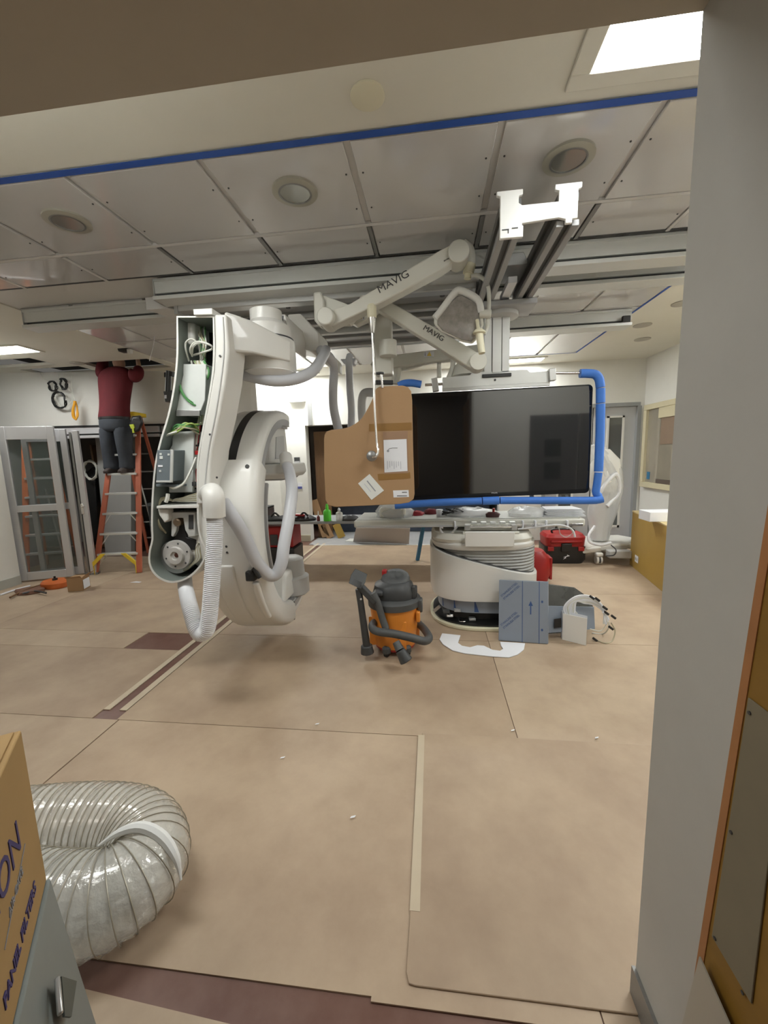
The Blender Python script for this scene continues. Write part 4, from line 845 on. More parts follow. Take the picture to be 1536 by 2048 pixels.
# =================== VACUUM ===================
vc = V((-.325, 3.16, 0)); va = thing('shop_vacuum', 'orange and grey wet dry shop vacuum standing on the floor', 'vacuum cleaner', vc)
obj('tank', lathe(BM(), [(.155, .05), (.17, .06), (.185, .2), (.20, .36), (.20, .40)], vc, n=40), orange, va)
obj('tank_base', lathe(BM(), [(.14, .03), (.165, .04), (.17, .065)], vc, n=40), redp, va)
obj('lid_rim', lathe(BM(), [(.205, .385), (.215, .39), (.218, .44), (.20, .455), (.15, .46)], vc, n=40), vac_grey, va)
for a in range(4):
    an = a*math.pi/2-1.15; c = vc+V((math.cos(an)*.17, math.sin(an)*.17, 0)); obj('tank_rib', prism(BM(), [c+V((-.03, -.01, .06)), c+V((.03, -.01, .06)), c+V((.034, .0, .30)), c+V((-.034, .0, .30))], V((math.cos(an)*.02, math.sin(an)*.02, 0))), orange, va, .006)
obj('motor_housing', loft(BM(), [sup(vc.x, vc.y, .165, .15, .455, e=2.6), sup(vc.x, vc.y, .17, .155, .50, e=2.6), sup(vc.x+.0, vc.y-.0, .155, .14, .56, e=2.4), sup(vc.x+.01, vc.y, .12, .11, .585, e=2.2)]), dark_grey, va)
obj('motor_dome', loft(BM(), [[V((vc.x+.015+(.118*f_)*math.cos(2*math.pi*k/32), vc.y+.01+(.105*f_)*math.sin(2*math.pi*k/32), .555+dz_+.03*math.sin(2*math.pi*k/32)*1.0)) for k in range(32)] for f_, dz_ in ((1.0, 0), (1.0, .045), (.93, .065), (.78, .075), (.4, .078), (.05, .078))]), vac_grey, va, .004)
obj('vent_block', box(BM(), vc.x+.12, vc.x+.19, vc.y-.05, vc.y+.06, .455, .53), dark_grey, va, .01); obj('vent_block', box(BM(), vc.x+.15, vc.x+.18, vc.y-.08, vc.y-.03, .455, .555), dark_grey, va, .006)
obj('front_latch', box(BM(), vc.x-.15, vc.x-.07, vc.y-.17, vc.y-.10, .50, .545), dark_grey, va, .015)
obj('red_button', box(BM(), vc.x-.10, vc.x-.06, vc.y+.02, vc.y+.08, .56, .66), redp, va, .008)
obj('side_clip', box(BM(), vc.x+.19, vc.x+.235, vc.y-.08, vc.y+.0, .34, .45), vac_grey, va, .012); obj('side_clip_tab', box(BM(), vc.x+.18, vc.x+.215, vc.y-.11, vc.y-.06, .27, .36), orange, va, .01)
for a in (-1.9, -.9, .6, 2.4):
    c = vc+V((math.cos(a)*.17, math.sin(a)*.17, .035)); wv = V((-math.sin(a), math.cos(a), 0))
    obj('caster_wheel', lathe(BM(), [(.034, -.014), (.034, .014)], c, wv, 18), black, va, .004)
    obj('caster_housing', lathe(BM(), [(.036, -.008), (.036, .03), (.02, .045)], c+V((0, 0, .01)), (0, 0, 1), 16), vac_grey, va)
pa, pb, pc = P(752, 1308, 2.93), P(815, 1318, 2.86), P(800, 1290, 2.9)
Yv = 2.93
obj('hose_loop', tube(BM(), cat([P(745, 1186, Yv), P(755, 1205, Yv), P(764, 1235, Yv), P(771, 1255, Yv-.02), P(772, 1262, Yv-.03)], 6), .028, 14), vac_grey, va)
obj('hose_wrap', tube(BM(), cat([P(758, 1240, 3.15), P(746, 1248, 3.0), P(746, 1258, 2.92), P(760, 1264, 2.88), P(790, 1268, 2.86), P(825, 1276, 2.85), P(848, 1282, 2.88), P(858, 1275, 2.98), P(848, 1258, 3.15), P(835, 1245, 3.25)], 6), .031, 16), vac_grey, va)
obj('wand', tube(BM(), [P(717, 1178, 2.93), P(722, 1210, 2.93), P(734, 1296, 2.93)], [.026, .026, .030], 14), dark_grey, va)
obj('wand_foot', tube(BM(), [P(733, 1290, 2.93), P(735, 1306, 2.93)], [.045, .055], 12), dark_grey, va, .008)
obj('nozzle', tube(BM(), [P(792, 1284, 2.80), P(800, 1300, 2.77)], [.028, .034], 12), vac_grey, va); obj('nozzle_foot', tube(BM(), [P(800, 1300, 2.77), P(813, 1323, 2.75)], [.036, .050], 12), dark_grey, va, .008)
obj('handle_bar', bar(BM(), P(718, 1170, 2.93), P(752, 1205, 2.93), .06, .05), dark_grey, va, .01)
obj('brush_head', prism(BM(), [P(696, 1167, 2.90), P(706, 1152, 2.95), P(732, 1164, 2.93), P(722, 1180, 2.88)], V((.01, .05, .05))), vac_grey, va, .008)
obj('brush_slot', prism(BM(), [P(702, 1166, 2.885), P(708, 1158, 2.905), P(724, 1165, 2.895), P(718, 1175, 2.875)], V((0, -.004, -.004))), black, va)
obj('wand_button', lathe(BM(), [(.008, 0), (.008, .005)], P(722, 1198, 2.90), (0, -1, 0), 8), alum_pale, va)

# =================== DUCT, SCRUBBER, BOX at lower left ===================
# gray scrubber cabinet, filter carton on top
sc_top = .80
sc = thing('air_scrubber', 'grey metal air scrubber cabinet at lower left under the filter carton', 'air scrubber', (-.98, .3, 0))
KC = V((-.90, .70, 0)); kf = V((.61, -.79, 0)).normalized(); kb = V((-.79, -.61, 0)).normalized()
def K(s_, t_2, z): return KC+kf*s_+kb*t_2+V((0, 0, z))
def PF(x, y): d_ = ray(x, y); return EYE+d_*((KC-EYE).dot(kb)/d_.dot(kb))
sc.location = K(.35, .22, 0)
obj('cabinet', loft(BM(), [[K(-.035, -.05, .03), K(.8, -.05, .03), K(.8, .45, .03), K(-.035, .45, .03)], [K(-.004, -.006, .648), K(.8, -.006, .648), K(.8, .45, .648), K(-.004, .45, .648)]]), scrub, sc, .006)
q_ = [PF(76, 1978), PF(112, 1985), PF(98, 2060), PF(82, 2060)]
obj('side_recess', prism(BM(), [p-kb*.034 for p in q_], kb*-.004), mat('scrub_dark', (.10, .12, .11), .5), sc)
obj('side_pull', bar(BM(), PF(68, 2060)-kb*.04, PF(77, 1975)-kb*.03, .010, .010), alum, sc, .003)
for u in (.08, .7): obj('foot', prism(BM(), [K(u, .03, 0), K(u+.06, .03, 0), K(u+.06, .4, 0), K(u, .4, 0)], (0, 0, .03)), black, sc)
bx = thing('filter_carton', 'brown filter carton with dark lettering standing on grey air scrubber', 'box', K(.35, .22, .65))
obj('carton', prism(BM(), [K(0, 0, .65), K(.75, 0, .65), K(.75, .45, .65), K(0, .45, .65)], (0, 0, .38)), cardbox, bx, .004)
obj('top_flap', prism(BM(), [K(0.01, .01, 1.0305), K(.36, .01, 1.0305), K(.36, .44, 1.0305), K(.01, .44, 1.0305)], (0, 0, .004)), cardbox, bx)
hz = V((0, 0, 1))
chh = (PF(8, 1683)-PF(13, 1757)).length
text('carton_lettering', 'FILTRATION', PF(42, 1690)-kb*.001, -kf, hz, chh/.70, ink, bx, 0, .95, 'RIGHT')
text('carton_lettering', 'PANEL FILTERS', PF(71, 1778)-kb*.001, -kf, hz, .034, ink, bx, .0008, 1.0, 'RIGHT')
text('carton_lettering', 'AIR CARE', PF(45, 1745)-kb*.001, -kf, hz, .022, paper_grey, bx, .0, 1.0, 'RIGHT')
obj('printed_rule', bar(BM(), PF(49, 1688)-kb*.001, PF(8, 1900)-kb*.001, .001, .002), paper_grey, bx)
dp = cat([V((-2.0, 1.16, .145)), V((-1.7, 1.24, .145)), V((-1.4, 1.29, .145)), V((-1.18, 1.27, .146)), V((-1.055, 1.15, .147)), V((-1.12, 1.03, .147)), V((-1.30, 1.00, .147)), V((-1.6, 1.0, .147))], 14)
du_ = thing('clear_duct', 'clear ribbed plastic ventilation duct folded on the floor behind scrubber', 'duct', (-1.3, 1.1, 0))
dd, dr = corrugate(dp, .143, .038, .05)
obj('duct_skin', tube(BM(), dd, dr, 28), clear, du_)
# helical wire
L_ = 0; hx = []; T, N = frames(dp)
acc = [0]
for a_, b_ in zip(dp, dp[1:]): acc.append(acc[-1]+(b_-a_).length)
n_ = 1800
j = 0
for i in range(n_):
    s_ = acc[-1]*i/(n_-1)
    while j < len(acc)-2 and acc[j+1] < s_: j += 1
    t_2 = (s_-acc[j])/(acc[j+1]-acc[j]); p = dp[j].lerp(dp[j+1], t_2); tt, nn2 = T[j].lerp(T[j+1], t_2), N[j].lerp(N[j+1], t_2)
    bb_ = tt.cross(nn2); a_ = 2*math.pi*s_/.030; hx.append(p+(nn2*math.cos(a_)+bb_*math.sin(a_))*.144)
obj('helix_wire', tube(BM(), hx, .0022, 4), wire_m, du_)
cr = []
for i in range(17):
    a_ = math.radians(-15+135*i/16); w_2 = .035*math.sin(math.pi*i/16)
    c_ = V((-1.035+.0*i, 1.10, .155)); cr.append(c_+V((math.cos(a_)*.155*1.02+.006, .02-.10*(i/16), math.sin(a_)*.158)))
obj('white_cuff', tube(BM(), cat([PZ(196, 1692, .27), PZ(240, 1664, .295), PZ(285, 1655, .30), PZ(325, 1675, .27), PZ(352, 1715, .22), PZ(362, 1760, .16)], 4), [.004, .006, .009, .011, .013, .015, .017, .018, .019, .02, .02, .02, .02, .019, .018, .016, .014, .011, .008, .006, .004], 8), duct_end, du_)

# =================== FOREGROUND RIGHT: plywood crate side ===================
cr_ = thing('plywood_crate', 'orange plywood crate side with grey liner board close at lower right', 'crate', (.54, .4, 0))
XC = .562
def CX_(x, y): return PX(x, y, XC)
e_ = [CX_(1536, 1050), CX_(1479, 1400), CX_(1378, 2048)]
ed_ = (e_[0]-e_[2]); ez = ed_/ed_.z; eb_ = e_[2]-ez*e_[2].z; et = e_[2]+ez*(2.42-e_[2].z)
obj('plywood', prism(BM(), [V((XC, -.35, 0)), eb_+V((0, -.012, 0)), et+V((0, -.012, 0)), V((XC, -.35, 2.42))], (.009, 0, 0)), ply, cr_)
obj('wood_edge', prism(BM(), [eb_+V((-.002, -.014, 0)), eb_+V((-.002, .004, 0)), et+V((-.002, .004, 0)), et+V((-.002, -.014, 0))], (.010, 0, 0)), mat('orange_wood_edge', (.42, .18, .06), .6, noise=.2), cr_)
lq = [CX_(1497, 1395), CX_(1424, 1868), CX_(1506, 2008)]; lq.append(lq[2]+(lq[0]-lq[1])*1.0)
lq2 = [CX_(1500, 1395), CX_(1424, 1868), CX_(1506, 2008)]; lq = [lq2[0], lq2[1]+V((0, -.004, 0)), lq2[2], V((XC, lq2[2].y-.0, lq2[0].z))]; lq = [p+V((-.0005, 0, 0)) for p in lq]
obj('liner_board', prism(BM(), lq, (-.003, 0, 0)), crate_grey, cr_, .001)
for x, y in ((1504, 1426), (1467, 1665), (1434, 1877), (1490, 1986)): c = CX_(x, y); obj('screw_head', lathe(BM(), [(.0035, 0), (.0035, .002)], (XC-.0036, c.y, c.z), (-1, 0, 0), 8), ink_dark, cr_)
m_ = [CX_(1417, 1915), CX_(1490, 2075), CX_(1375, 2075)]
tag(obj('metal_sheet', prism(BM(), [V((XC-.015, p.y, p.z)) for p in m_], (-.003, 0, 0)), mat('pale_metal', (.42, .40, .34), .4, .3), None), 'thin pale triangular metal sheet leaning against plywood crate at lower right corner', 'metal sheet')
# =================== LADDERS ===================
def make_ladder(m, label, nst, H_, wt, wb_, depth, extra=True):
    # local frame: front feet on x axis, climbs toward +y
    t = thing('step_ladder', label, 'ladder')
    tip = .10
    for s in (-1, 1):
        obj('front_rail', bar(BM(), V((s*wb_/2, 0, 0)), V((s*wt/2, depth*.52, H_)), .028, .075, (1, 0, 0)), m, t, .003)
        obj('rear_rail', bar(BM(), V((s*wb_*.42, depth, 0)), V((s*wt/2*.85, depth*.60, H_)), .025, .05, (1, 0, 0)), m, t, .003)
    for i in range(1, nst+1):
        f_ = i/(nst+1); z = H_*f_; y = depth*.52*f_; hw = (wb_+(wt-wb_)*f_)/2
        st = obj('step', box(BM(), -hw+.01, hw-.01, y-.045, y+.045, z-.03, z), alum_pale, t, .003)
        if i <= 3 and extra:
            for s in (-1, 1): obj('step_brace', bar(BM(), V((s*hw*.95, y-.02, z-.17)), V((s*hw*.55, y-.02, z-.03)), .014, .006, (0, 1, 0)), alum_pale, t)
        if i < nst:
            yr = depth-(depth*.40)*f_; obj('rear_brace', bar(BM(), V((-hw*.85, yr, z)), V((hw*.85, yr, z)), .015, .02), alum, t)
    obj('spreader', bar(BM(), V((wb_*.12, depth*.80, .05)), V((-wb_*.02, depth*.62, H_*.62)), .012, .02), alum_pale, t)
    obj('top_cap', box(BM(), -wt/2-.02, wt/2+.02, depth*.42, depth*.68, H_-.01, H_+.05), yellow if extra else m, t, .008)
    if extra:
        for s in (-1, 1): obj('yellow_foot', prism(BM(), [V((s*(wb_/2-.02), -.05, .0)), V((s*(wb_/2-.02), -.05, .13)), V((s*(wb_/2-.21), -.05, .31)), V((s*(wb_/2-.14), -.05, .31)), V((s*(wb_/2-.01), -.05, .19))], (0, .02, 0)), yellow, t, .003)
    return t
def place(t, x, y, rz): t.location = (x, y, 0); t.rotation_euler = (0, 0, rz)
lad = make_ladder(ladder_red, 'red fibreglass step ladder with yellow feet that the person stands on', 7, 2.33, .34, .64, 1.3)
place(lad, -4.62, 5.20, math.radians(15))
lad.rotation_euler = (0, 0, math.radians(8))
lad2 = make_ladder(ladder_orange, 'orange step ladder standing behind the glass sliding door', 6, 2.0, .34, .56, .42, False)
place(lad2, -5.90, 5.32, math.radians(18))

# =================== PERSON ON THE LADDER ===================
def skinned(name, vs, es, rs, m, parent, sub=2):
    off = V(parent.location); p_ = parent
    while p_.parent: p_ = p_.parent; off += V(p_.location)
    me = bpy.data.meshes.new(name); me.from_pydata([tuple(V(v)-off) for v in vs], es, []); me.materials.append(m)
    o = bpy.data.objects.new(name, me); COL.objects.link(o); o.parent = parent
    md = o.modifiers.new('skin', 'SKIN'); md.use_smooth_shade = True; md.branch_smoothing = .4
    for i, r_ in enumerate(rs):
        r_ = r_ if isinstance(r_, tuple) else (r_, r_); me.skin_vertices[0].data[i].radius = r_
        me.skin_vertices[0].data[i].use_root = (i == 0)
    s = o.modifiers.new('sub', 'SUBSURF'); s.levels = sub; s.render_levels = sub
    return o
pe = thing('person', 'person in maroon sweater and charcoal trousers standing on red ladder, head above ceiling', 'person', (-4.73, 5.62, 1.46))
FL, FR = V((-4.85, 5.62, 1.47)), V((-4.60, 5.64, 1.47))
pel = V((-4.76, 5.70, 2.27)); ch = V((-4.69, 5.76, 2.78)); nk = V((-4.68, 5.78, 2.98))
vs = [pel, pel+V((.02, .02, .20)), ch, nk, nk+V((0, .02, .10)), nk+V((0, .0, .20)),                    # 0-5 trunk, neck, head
      V((-4.88, 5.76, 2.88)), V((-4.97, 5.80, 2.98)), V((-4.93, 5.84, 3.24)), V((-4.91, 5.85, 3.32)),   # 6-9 left arm up
      V((-4.50, 5.77, 2.88)), V((-4.37, 5.82, 2.91)), V((-4.42, 5.86, 3.18)), V((-4.43, 5.87, 3.26)),   # 10-13 right arm up
      V((-4.88, 5.69, 2.20)), V((-4.895, 5.66, 1.88)), V((-4.90, 5.68, 1.56)), V((-4.89, 5.60, 1.50)),   # 14-17 left leg
      V((-4.67, 5.70, 2.20)), V((-4.65, 5.67, 1.88)), V((-4.64, 5.70, 1.56)), V((-4.65, 5.60, 1.50))]
es = [(0, 1), (1, 2), (2, 3), (3, 4), (4, 5), (2, 6), (6, 7), (7, 8), (8, 9), (2, 10), (10, 11), (11, 12), (12, 13), (0, 14), (14, 15), (15, 16), (16, 17), (0, 18), (18, 19), (19, 20), (20, 21)]
rs = [(.14, .10), (.13, .095), (.15, .105), (.06, .06), (.085, .09), (.095, .10), .06, .045, .03, .035, .06, .045, .03, .035, .085, .06, .04, .035, .085, .06, .04, .035]
body = skinned('body', vs, es, rs, skin, pe)
for hand, sgn in ((V((-4.91, 5.85, 3.32)), 1), (V((-4.43, 5.87, 3.26)), -1)):
    for i in range(5):
        a = (i-2)*.28; ln = [.055, .075, .085, .078, .06][i] if sgn > 0 else [.06, .078, .085, .075, .055][i]
        base = hand+V((math.sin(a)*.045, 0, .035*math.cos(a)))
        skinned('finger', [base-V((0, 0, .02)), base+V((math.sin(a)*ln*.5, .008, ln*.5)), base+V((math.sin(a)*ln*.7, .03, ln*.85))], [(0, 1), (1, 2)], [.010, .009, .007], skin, pe, 1)
def ell(x, y, z, rx, ry, n=20): return [V((x+rx*math.cos(2*math.pi*k/n), y+ry*math.sin(2*math.pi*k/n), z)) for k in range(n)]
def limb(name, pts, m, n=14):
    return obj(name, loft(BM(), [ell(x, y, z, rx, ry, n) for x, y, z, rx, ry in pts]), m, pe, 0, 2, 1)
torso = [(-4.785, 5.70, 2.27, .225, .155), (-4.785, 5.70, 2.29, .245, .17), (-4.78, 5.70, 2.34, .243, .165), (-4.775, 5.71, 2.42, .232, .155), (-4.76, 5.72, 2.55, .235, .155), (-4.745, 5.735, 2.70, .255, .16), (-4.735, 5.75, 2.84, .275, .165), (-4.73, 5.76, 2.94, .275, .15), (-4.72, 5.77, 3.01, .20, .12), (-4.70, 5.78, 3.05, .09, .09)]
limb('sweater', torso, shirt)
skinned('sleeve', [V((-4.93, 5.77, 2.90)), V((-4.975, 5.79, 3.0)), V((-4.97, 5.82, 3.13)), V((-4.95, 5.84, 3.22))], [(0, 1), (1, 2), (2, 3)], [.115, .10, .08, .06], shirt, pe)
skinned('sleeve', [V((-4.52, 5.77, 2.92)), V((-4.43, 5.79, 2.90)), V((-4.385, 5.82, 2.95)), V((-4.41, 5.85, 3.07))], [(0, 1), (1, 2), (2, 3)], [.125, .115, .095, .065], shirt, pe)
obj('trousers', loft(BM(), [ell(-4.785, 5.70, 2.34, .225, .15), ell(-4.785, 5.70, 2.24, .24, .165), ell(-4.78, 5.70, 2.14, .25, .17), ell(-4.77, 5.70, 2.06, .235, .15)]), trousers, pe, 0, 2, 1)
for sx_, nm in ((-4.895, 'trouser_leg'), (-4.655, 'trouser_leg')):
    o_ = 1 if sx_ > -4.8 else -1
    limb(nm, [(sx_-.0*o_, 5.70, 2.18, .125, .15), (sx_, 5.69, 2.06, .128, .145), (sx_+.005*o_, 5.67, 1.92, .112, .125), (sx_+.01*o_, 5.66, 1.84, .105, .115), (sx_+.012*o_, 5.68, 1.72, .108, .118), (sx_+.012*o_, 5.69, 1.60, .115, .12), (sx_+.012*o_, 5.68, 1.54, .122, .125), (sx_+.01*o_, 5.68, 1.51, .11, .12)], trousers)
obj('belt', loft(BM(), [ell(-4.785, 5.70, 2.27, .236, .164), ell(-4.785, 5.70, 2.30, .236, .164)]), black, pe)
for fx in (-4.89, -4.65): obj('boot', loft(BM(), [sup(fx, 5.64, .05, .14, 1.458, 20, 3), sup(fx, 5.64, .052, .145, 1.49, 20, 3), sup(fx, 5.66, .05, .11, 1.53, 20, 3), sup(fx, 5.70, .05, .06, 1.58, 20, 2)]), leather, pe)
obj('hair', loft(BM(), [sup(nk.x, nk.y+.0, .10, .105, 3.16, 20, 2), sup(nk.x, nk.y, .11, .115, 3.22, 20, 2), sup(nk.x, nk.y, .09, .09, 3.29, 20, 2), sup(nk.x, nk.y, .03, .03, 3.315, 20, 2)]), hair, pe)
pouch = thing('tool_pouch', 'black tool pouch with yellow-green tape measure hanging on ladder top beside person', 'tool pouch', P(268, 850, 5.62))
obj('bag', loft(BM(), [[P(x, y, 5.66) for x, y in ((264, 832), (282, 830), (288, 845), (280, 862), (266, 868), (258, 850))], [P(x, y, 5.54) for x, y in ((264, 834), (280, 833), (284, 846), (278, 860), (267, 866), (261, 850))]]), black, pouch, .02)
obj('tape_measure', poly([(258, 849), (267, 848), (269, 856), (262, 858)], 5.53, .03), mat('lime_plastic', (.55, .65, .05), .4), pouch, .006); obj('tape_blade', poly([(264, 857), (267, 856), (268, 865), (265, 866)], 5.53, .02), bpy.data.materials['lime_plastic'], pouch)

# =================== GLASS DOORS AT LEFT ===================
A0, A1 = V((-5.71, 4.745, 0)), V((-5.125, 4.99, 0)); ed = (A1-A0).normalized(); en = V((-ed.y, ed.x, 0))
def leaf(name, label, B0, B1, H_, sl, sr_, group=None):
    t = thing(name, label, 'glass door', (B0+B1)/2, group)
    def rect(nm, s0, s1, z0, z1, th, m, o_=0): 
        a = B0+ed*s0+en*o_; b = B0+ed*s1+en*o_
        return obj(nm, prism(BM(), [V((a.x, a.y, z0)), V((b.x, b.y, z0)), V((b.x, b.y, z1)), V((a.x, a.y, z1))], en*th), m, t, .003)
    W_ = (B1-B0).length
    rect('stile', 0, sl, .02, H_, .045, doorframe); rect('stile', W_-sr_, W_, .02, H_, .045, doorframe)
    rect('top_rail', sl, W_-sr_, H_-.17, H_, .045, doorframe); rect('middle_rail', sl, W_-sr_, .98, 1.07, .045, doorframe); rect('bottom_rail', sl, W_-sr_, .02, .13, .045, doorframe)
    rect('pane', sl, W_-sr_, 1.07, H_-.17, .008, glass, .018); rect('pane', sl, W_-sr_, .13, .98, .008, glass, .018)
    return t, rect
la, ra = leaf('glass_door_leaf', 'front swung-out glass door leaf with silver frame at far left', A0, A1, 2.13, .085, .085)
lb_, rb = leaf('glass_door_leaf', 'second glass door leaf mostly behind the front leaf', A0+ed*.2+en*.10, A1+ed*.095+en*.10, 2.10, .06, .075)
lc = thing('door_post', 'silver door post with lock, rightmost of the glass door frames', 'door post', A1+ed*.27)
c0 = A1+ed*.19+en*.05
obj('post', prism(BM(), [c0+V((0, 0, .0)), c0+ed*.07+V((0, 0, 0)), c0+ed*.07+V((0, 0, 2.07)), c0+V((0, 0, 2.07))], en*.06), doorframe, lc, .003)
obj('post_strip', prism(BM(), [c0-ed*.035, c0-ed*.012, c0-ed*.012+V((0, 0, 2.05)), c0-ed*.035+V((0, 0, 2.05))], en*.05), alum_dark, lc)
obj('lock_body', prism(BM(), [c0-ed*.01-en*.01+V((0, 0, .90)), c0+ed*.025-en*.01+V((0, 0, .90)), c0+ed*.025-en*.01+V((0, 0, 1.05)), c0-ed*.01-en*.01+V((0, 0, 1.05))], en*.012), steel, lc, .003)
obj('lever', bar(BM(), c0+ed*.0-en*.03+V((0, 0, 1.0)), c0+ed*.05-en*.03+V((0, 0, 1.02)), .014, .018), steel, lc, .003)
obj('post_foot', prism(BM(), [c0-ed*.08, c0+ed*.09, c0+ed*.09+V((0, 0, .03)), c0-ed*.08+V((0, 0, .03))], en*.1), alum_dark, lc)
pj = thing('door_jamb', 'thin dark-edged jamb post between left wall and front glass leaf', 'door post', (-5.69, 4.72, 0))
obj('post', box(BM(), -5.80, -5.735, 4.705, 4.76, 0, 2.2), doorframe, pj); obj('gasket', box(BM(), -5.73, -5.715, 4.71, 4.745, 0, 2.1), black, pj)
# header track on the wall
def wbox(nm, s0, s1, z0, z1, o0, o1, m, parent):
    a = W0+wd*s0+wn*o0; b = W0+wd*s1+wn*o0
    return obj(nm, prism(BM(), [V((a.x, a.y, z0)), V((b.x, b.y, z0)), V((b.x, b.y, z1)), V((a.x, a.y, z1))], wn*(o1-o0)), m, parent, .003)
ht = thing('door_header_track', 'long silver sliding door header track under the white wall at left', 'door track', W0+wd*2)
wbox('track', .6, 2.75, 2.10, 2.203, -.01, .13, doorframe, ht); wbox('track_lower', 1.1, 2.75, 2.03, 2.075, -.03, .10, doorframe, ht); wbox('track_gap', 1.1, 2.75, 2.075, 2.10, .01, .10, black, ht)
obj('roller', lathe(BM(), [(.03, 0), (.03, .03)], W0+wd*2.3+V((0, -.03, 1.98)), -wn, 16), steel, ht)
# things in the store room behind the opening
s_ = 2.72
a = W0+wd*2.78+wn*.03; b = W0+wd*(WL-.45)+wn*.03
struct('door_5', prism(BM(), [V((a.x, a.y, .01)), V((b.x, b.y, .01)), V((b.x, b.y, 2.2)), V((a.x, a.y, 2.2))], wn*.06), grey_panel)
p0, p1, p2, p3 = P(192, 872, 6.5), P(262, 868, 6.7), PZ(262, 1118), PZ(222, 1120)
tag(obj('partition_board', prism(BM(), [P(190, 872, 6.55), P(262, 868, 6.55), P(262, 1105, 6.35), P(211, 1112, 6.35)], (.02, .08, 0)), grey_panel, None, .003), 'large plain grey panel standing upright behind the red ladder', 'panel')
tag(obj('dark_tarp', loft(BM(), [[P(x, y, 6.9) for x, y in ((160, 955), (188, 930), (196, 940), (205, 1060), (196, 1090), (182, 1092), (166, 1080))], [P(x, y, 6.6) for x, y in ((164, 965), (182, 955), (190, 950), (198, 1060), (192, 1084), (182, 1085), (172, 1078))]]), black, None, .05), 'black sheet draped over stored goods seen left of the grey panel', 'tarp')
def coil(name, label, c, r, n, rad, ax, m, sq=1.0, seed=1, cat_='cable coil', kind=None):
    rn = random.Random(seed); q_ = V((0, 0, 1)).rotation_difference(V(ax)); pts = []
    for i in range(n*14):
        a = 2*math.pi*i/14; rr_ = r*(1+rn.uniform(-.09, .09)); pts.append(V(c)+q_ @ V((rr_*math.cos(a), rr_*sq*math.sin(a), rn.uniform(-.02, .02))))
    return tag(obj(name, tube(BM(), cat(pts, 2), rad, 6), m), label, cat_, 'coils of cable hanging at left' if name == 'cable_coil' else None)
coil('cable_coil', 'pale coiled hose hanging in the doorway behind the door post', P(181, 940, 6.5), .13, 5, .012, (0, 1, 0), wire_grey, 1.25, 4)
tag(obj('wood_offcut', bar(BM(), P(186, 890, 6.8), P(192, 925, 6.8), .12, .04), woodp), 'brown wooden offcut behind the hanging pale hose', 'wood')
tag(obj('storage_crate', box(BM(), -6.6, -6.1, 6.9, 7.4, 0, .75), cardboard, None, .01), 'cardboard crate seen through the front glass door leaf', 'box')
t = thing('grey_cabinet', 'dark grey equipment cabinet behind the right side of the red ladder', 'cabinet', PZ(300, 1108)); 
p = P(297, 1000, 6.2); zz0 = 0.03
obj('body', box(BM(), -4.62, -4.30, 5.98, 6.18, .05, .95), modgrey, t, .006)
for i in range(3): obj('drawer_front', box(BM(), -4.60, -4.32, 5.968, 5.98, .10+i*.28, .34+i*.28), dark_grey, t, .004); obj('drawer_pull', box(BM(), -4.50, -4.42, 5.955, 5.968, .22+i*.28, .235+i*.28), steel, t.children[-1])
for x in (-4.58, -4.34): obj('foot', box(BM(), x-.02, x+.02, 6.0, 6.16, 0, .05), black, t)
# cable coils hanging from the ceiling opening
for px_, py_, r_, sd, lb, nn_ in ((105, 772, .075, 2, 'small black cable coil hanging highest from ceiling opening, left one', 4), (127, 768, .055, 3, 'small black cable coil hanging next to it on the right', 4), (118, 800, .125, 5, 'largest black cable coil hanging below the two small ones', 6)):
    coil('cable_coil', lb, P(px_, py_, 5.9), r_, nn_, .009, (.1, 1, .1), black, 1.0 if r_ > .06 else 1.5, sd)
coil('wire_loop', 'thin grey wire loop hanging inside the largest black coil', P(127, 793, 5.93), .15, 2, .004, (0, 1, 0), wire_grey, 1.1, 8, 'wire')
for i, (x0, y0, x1, y1) in enumerate(((80, 745, 102, 764), (118, 748, 122, 780), (130, 750, 130, 762), (143, 752, 150, 802))):
    tag(obj('hanging_wire', tube(BM(), cat([P(x0, y0, 5.92), P((x0+x1)/2-3, (y0+y1)/2+3, 5.92), P(x1, y1, 5.92)], 5), .006, 6), wire_grey), ['grey wire from ceiling opening down to left small coil', 'grey wire from ceiling opening down to the largest coil', 'grey wire from ceiling opening down to right small coil', 'thin wire holding the orange cord bundle'][i], 'wire')
rn = random.Random(9)
t = thing('orange_cord_bundle', 'orange-yellow extension cord bundle hanging on white wall', 'cord', P(151, 838, 5.9))
for i in range(5): obj('cord_loop', tube(BM(), cat([P(150+rn.uniform(-1.5, 1.5), 802, 5.9), P(145+i*.6, 820, 5.88), P(146+i*.8, 834, 5.9), P(152, 838+i*.4, 5.88), P(156-i*.6, 830, 5.9), P(154, 815, 5.92), P(151, 803, 5.9)], 5), .012, 6), mat('cord_amber', (.70, .33, .02), .5) if i == 0 else bpy.data.materials['cord_amber'], t)

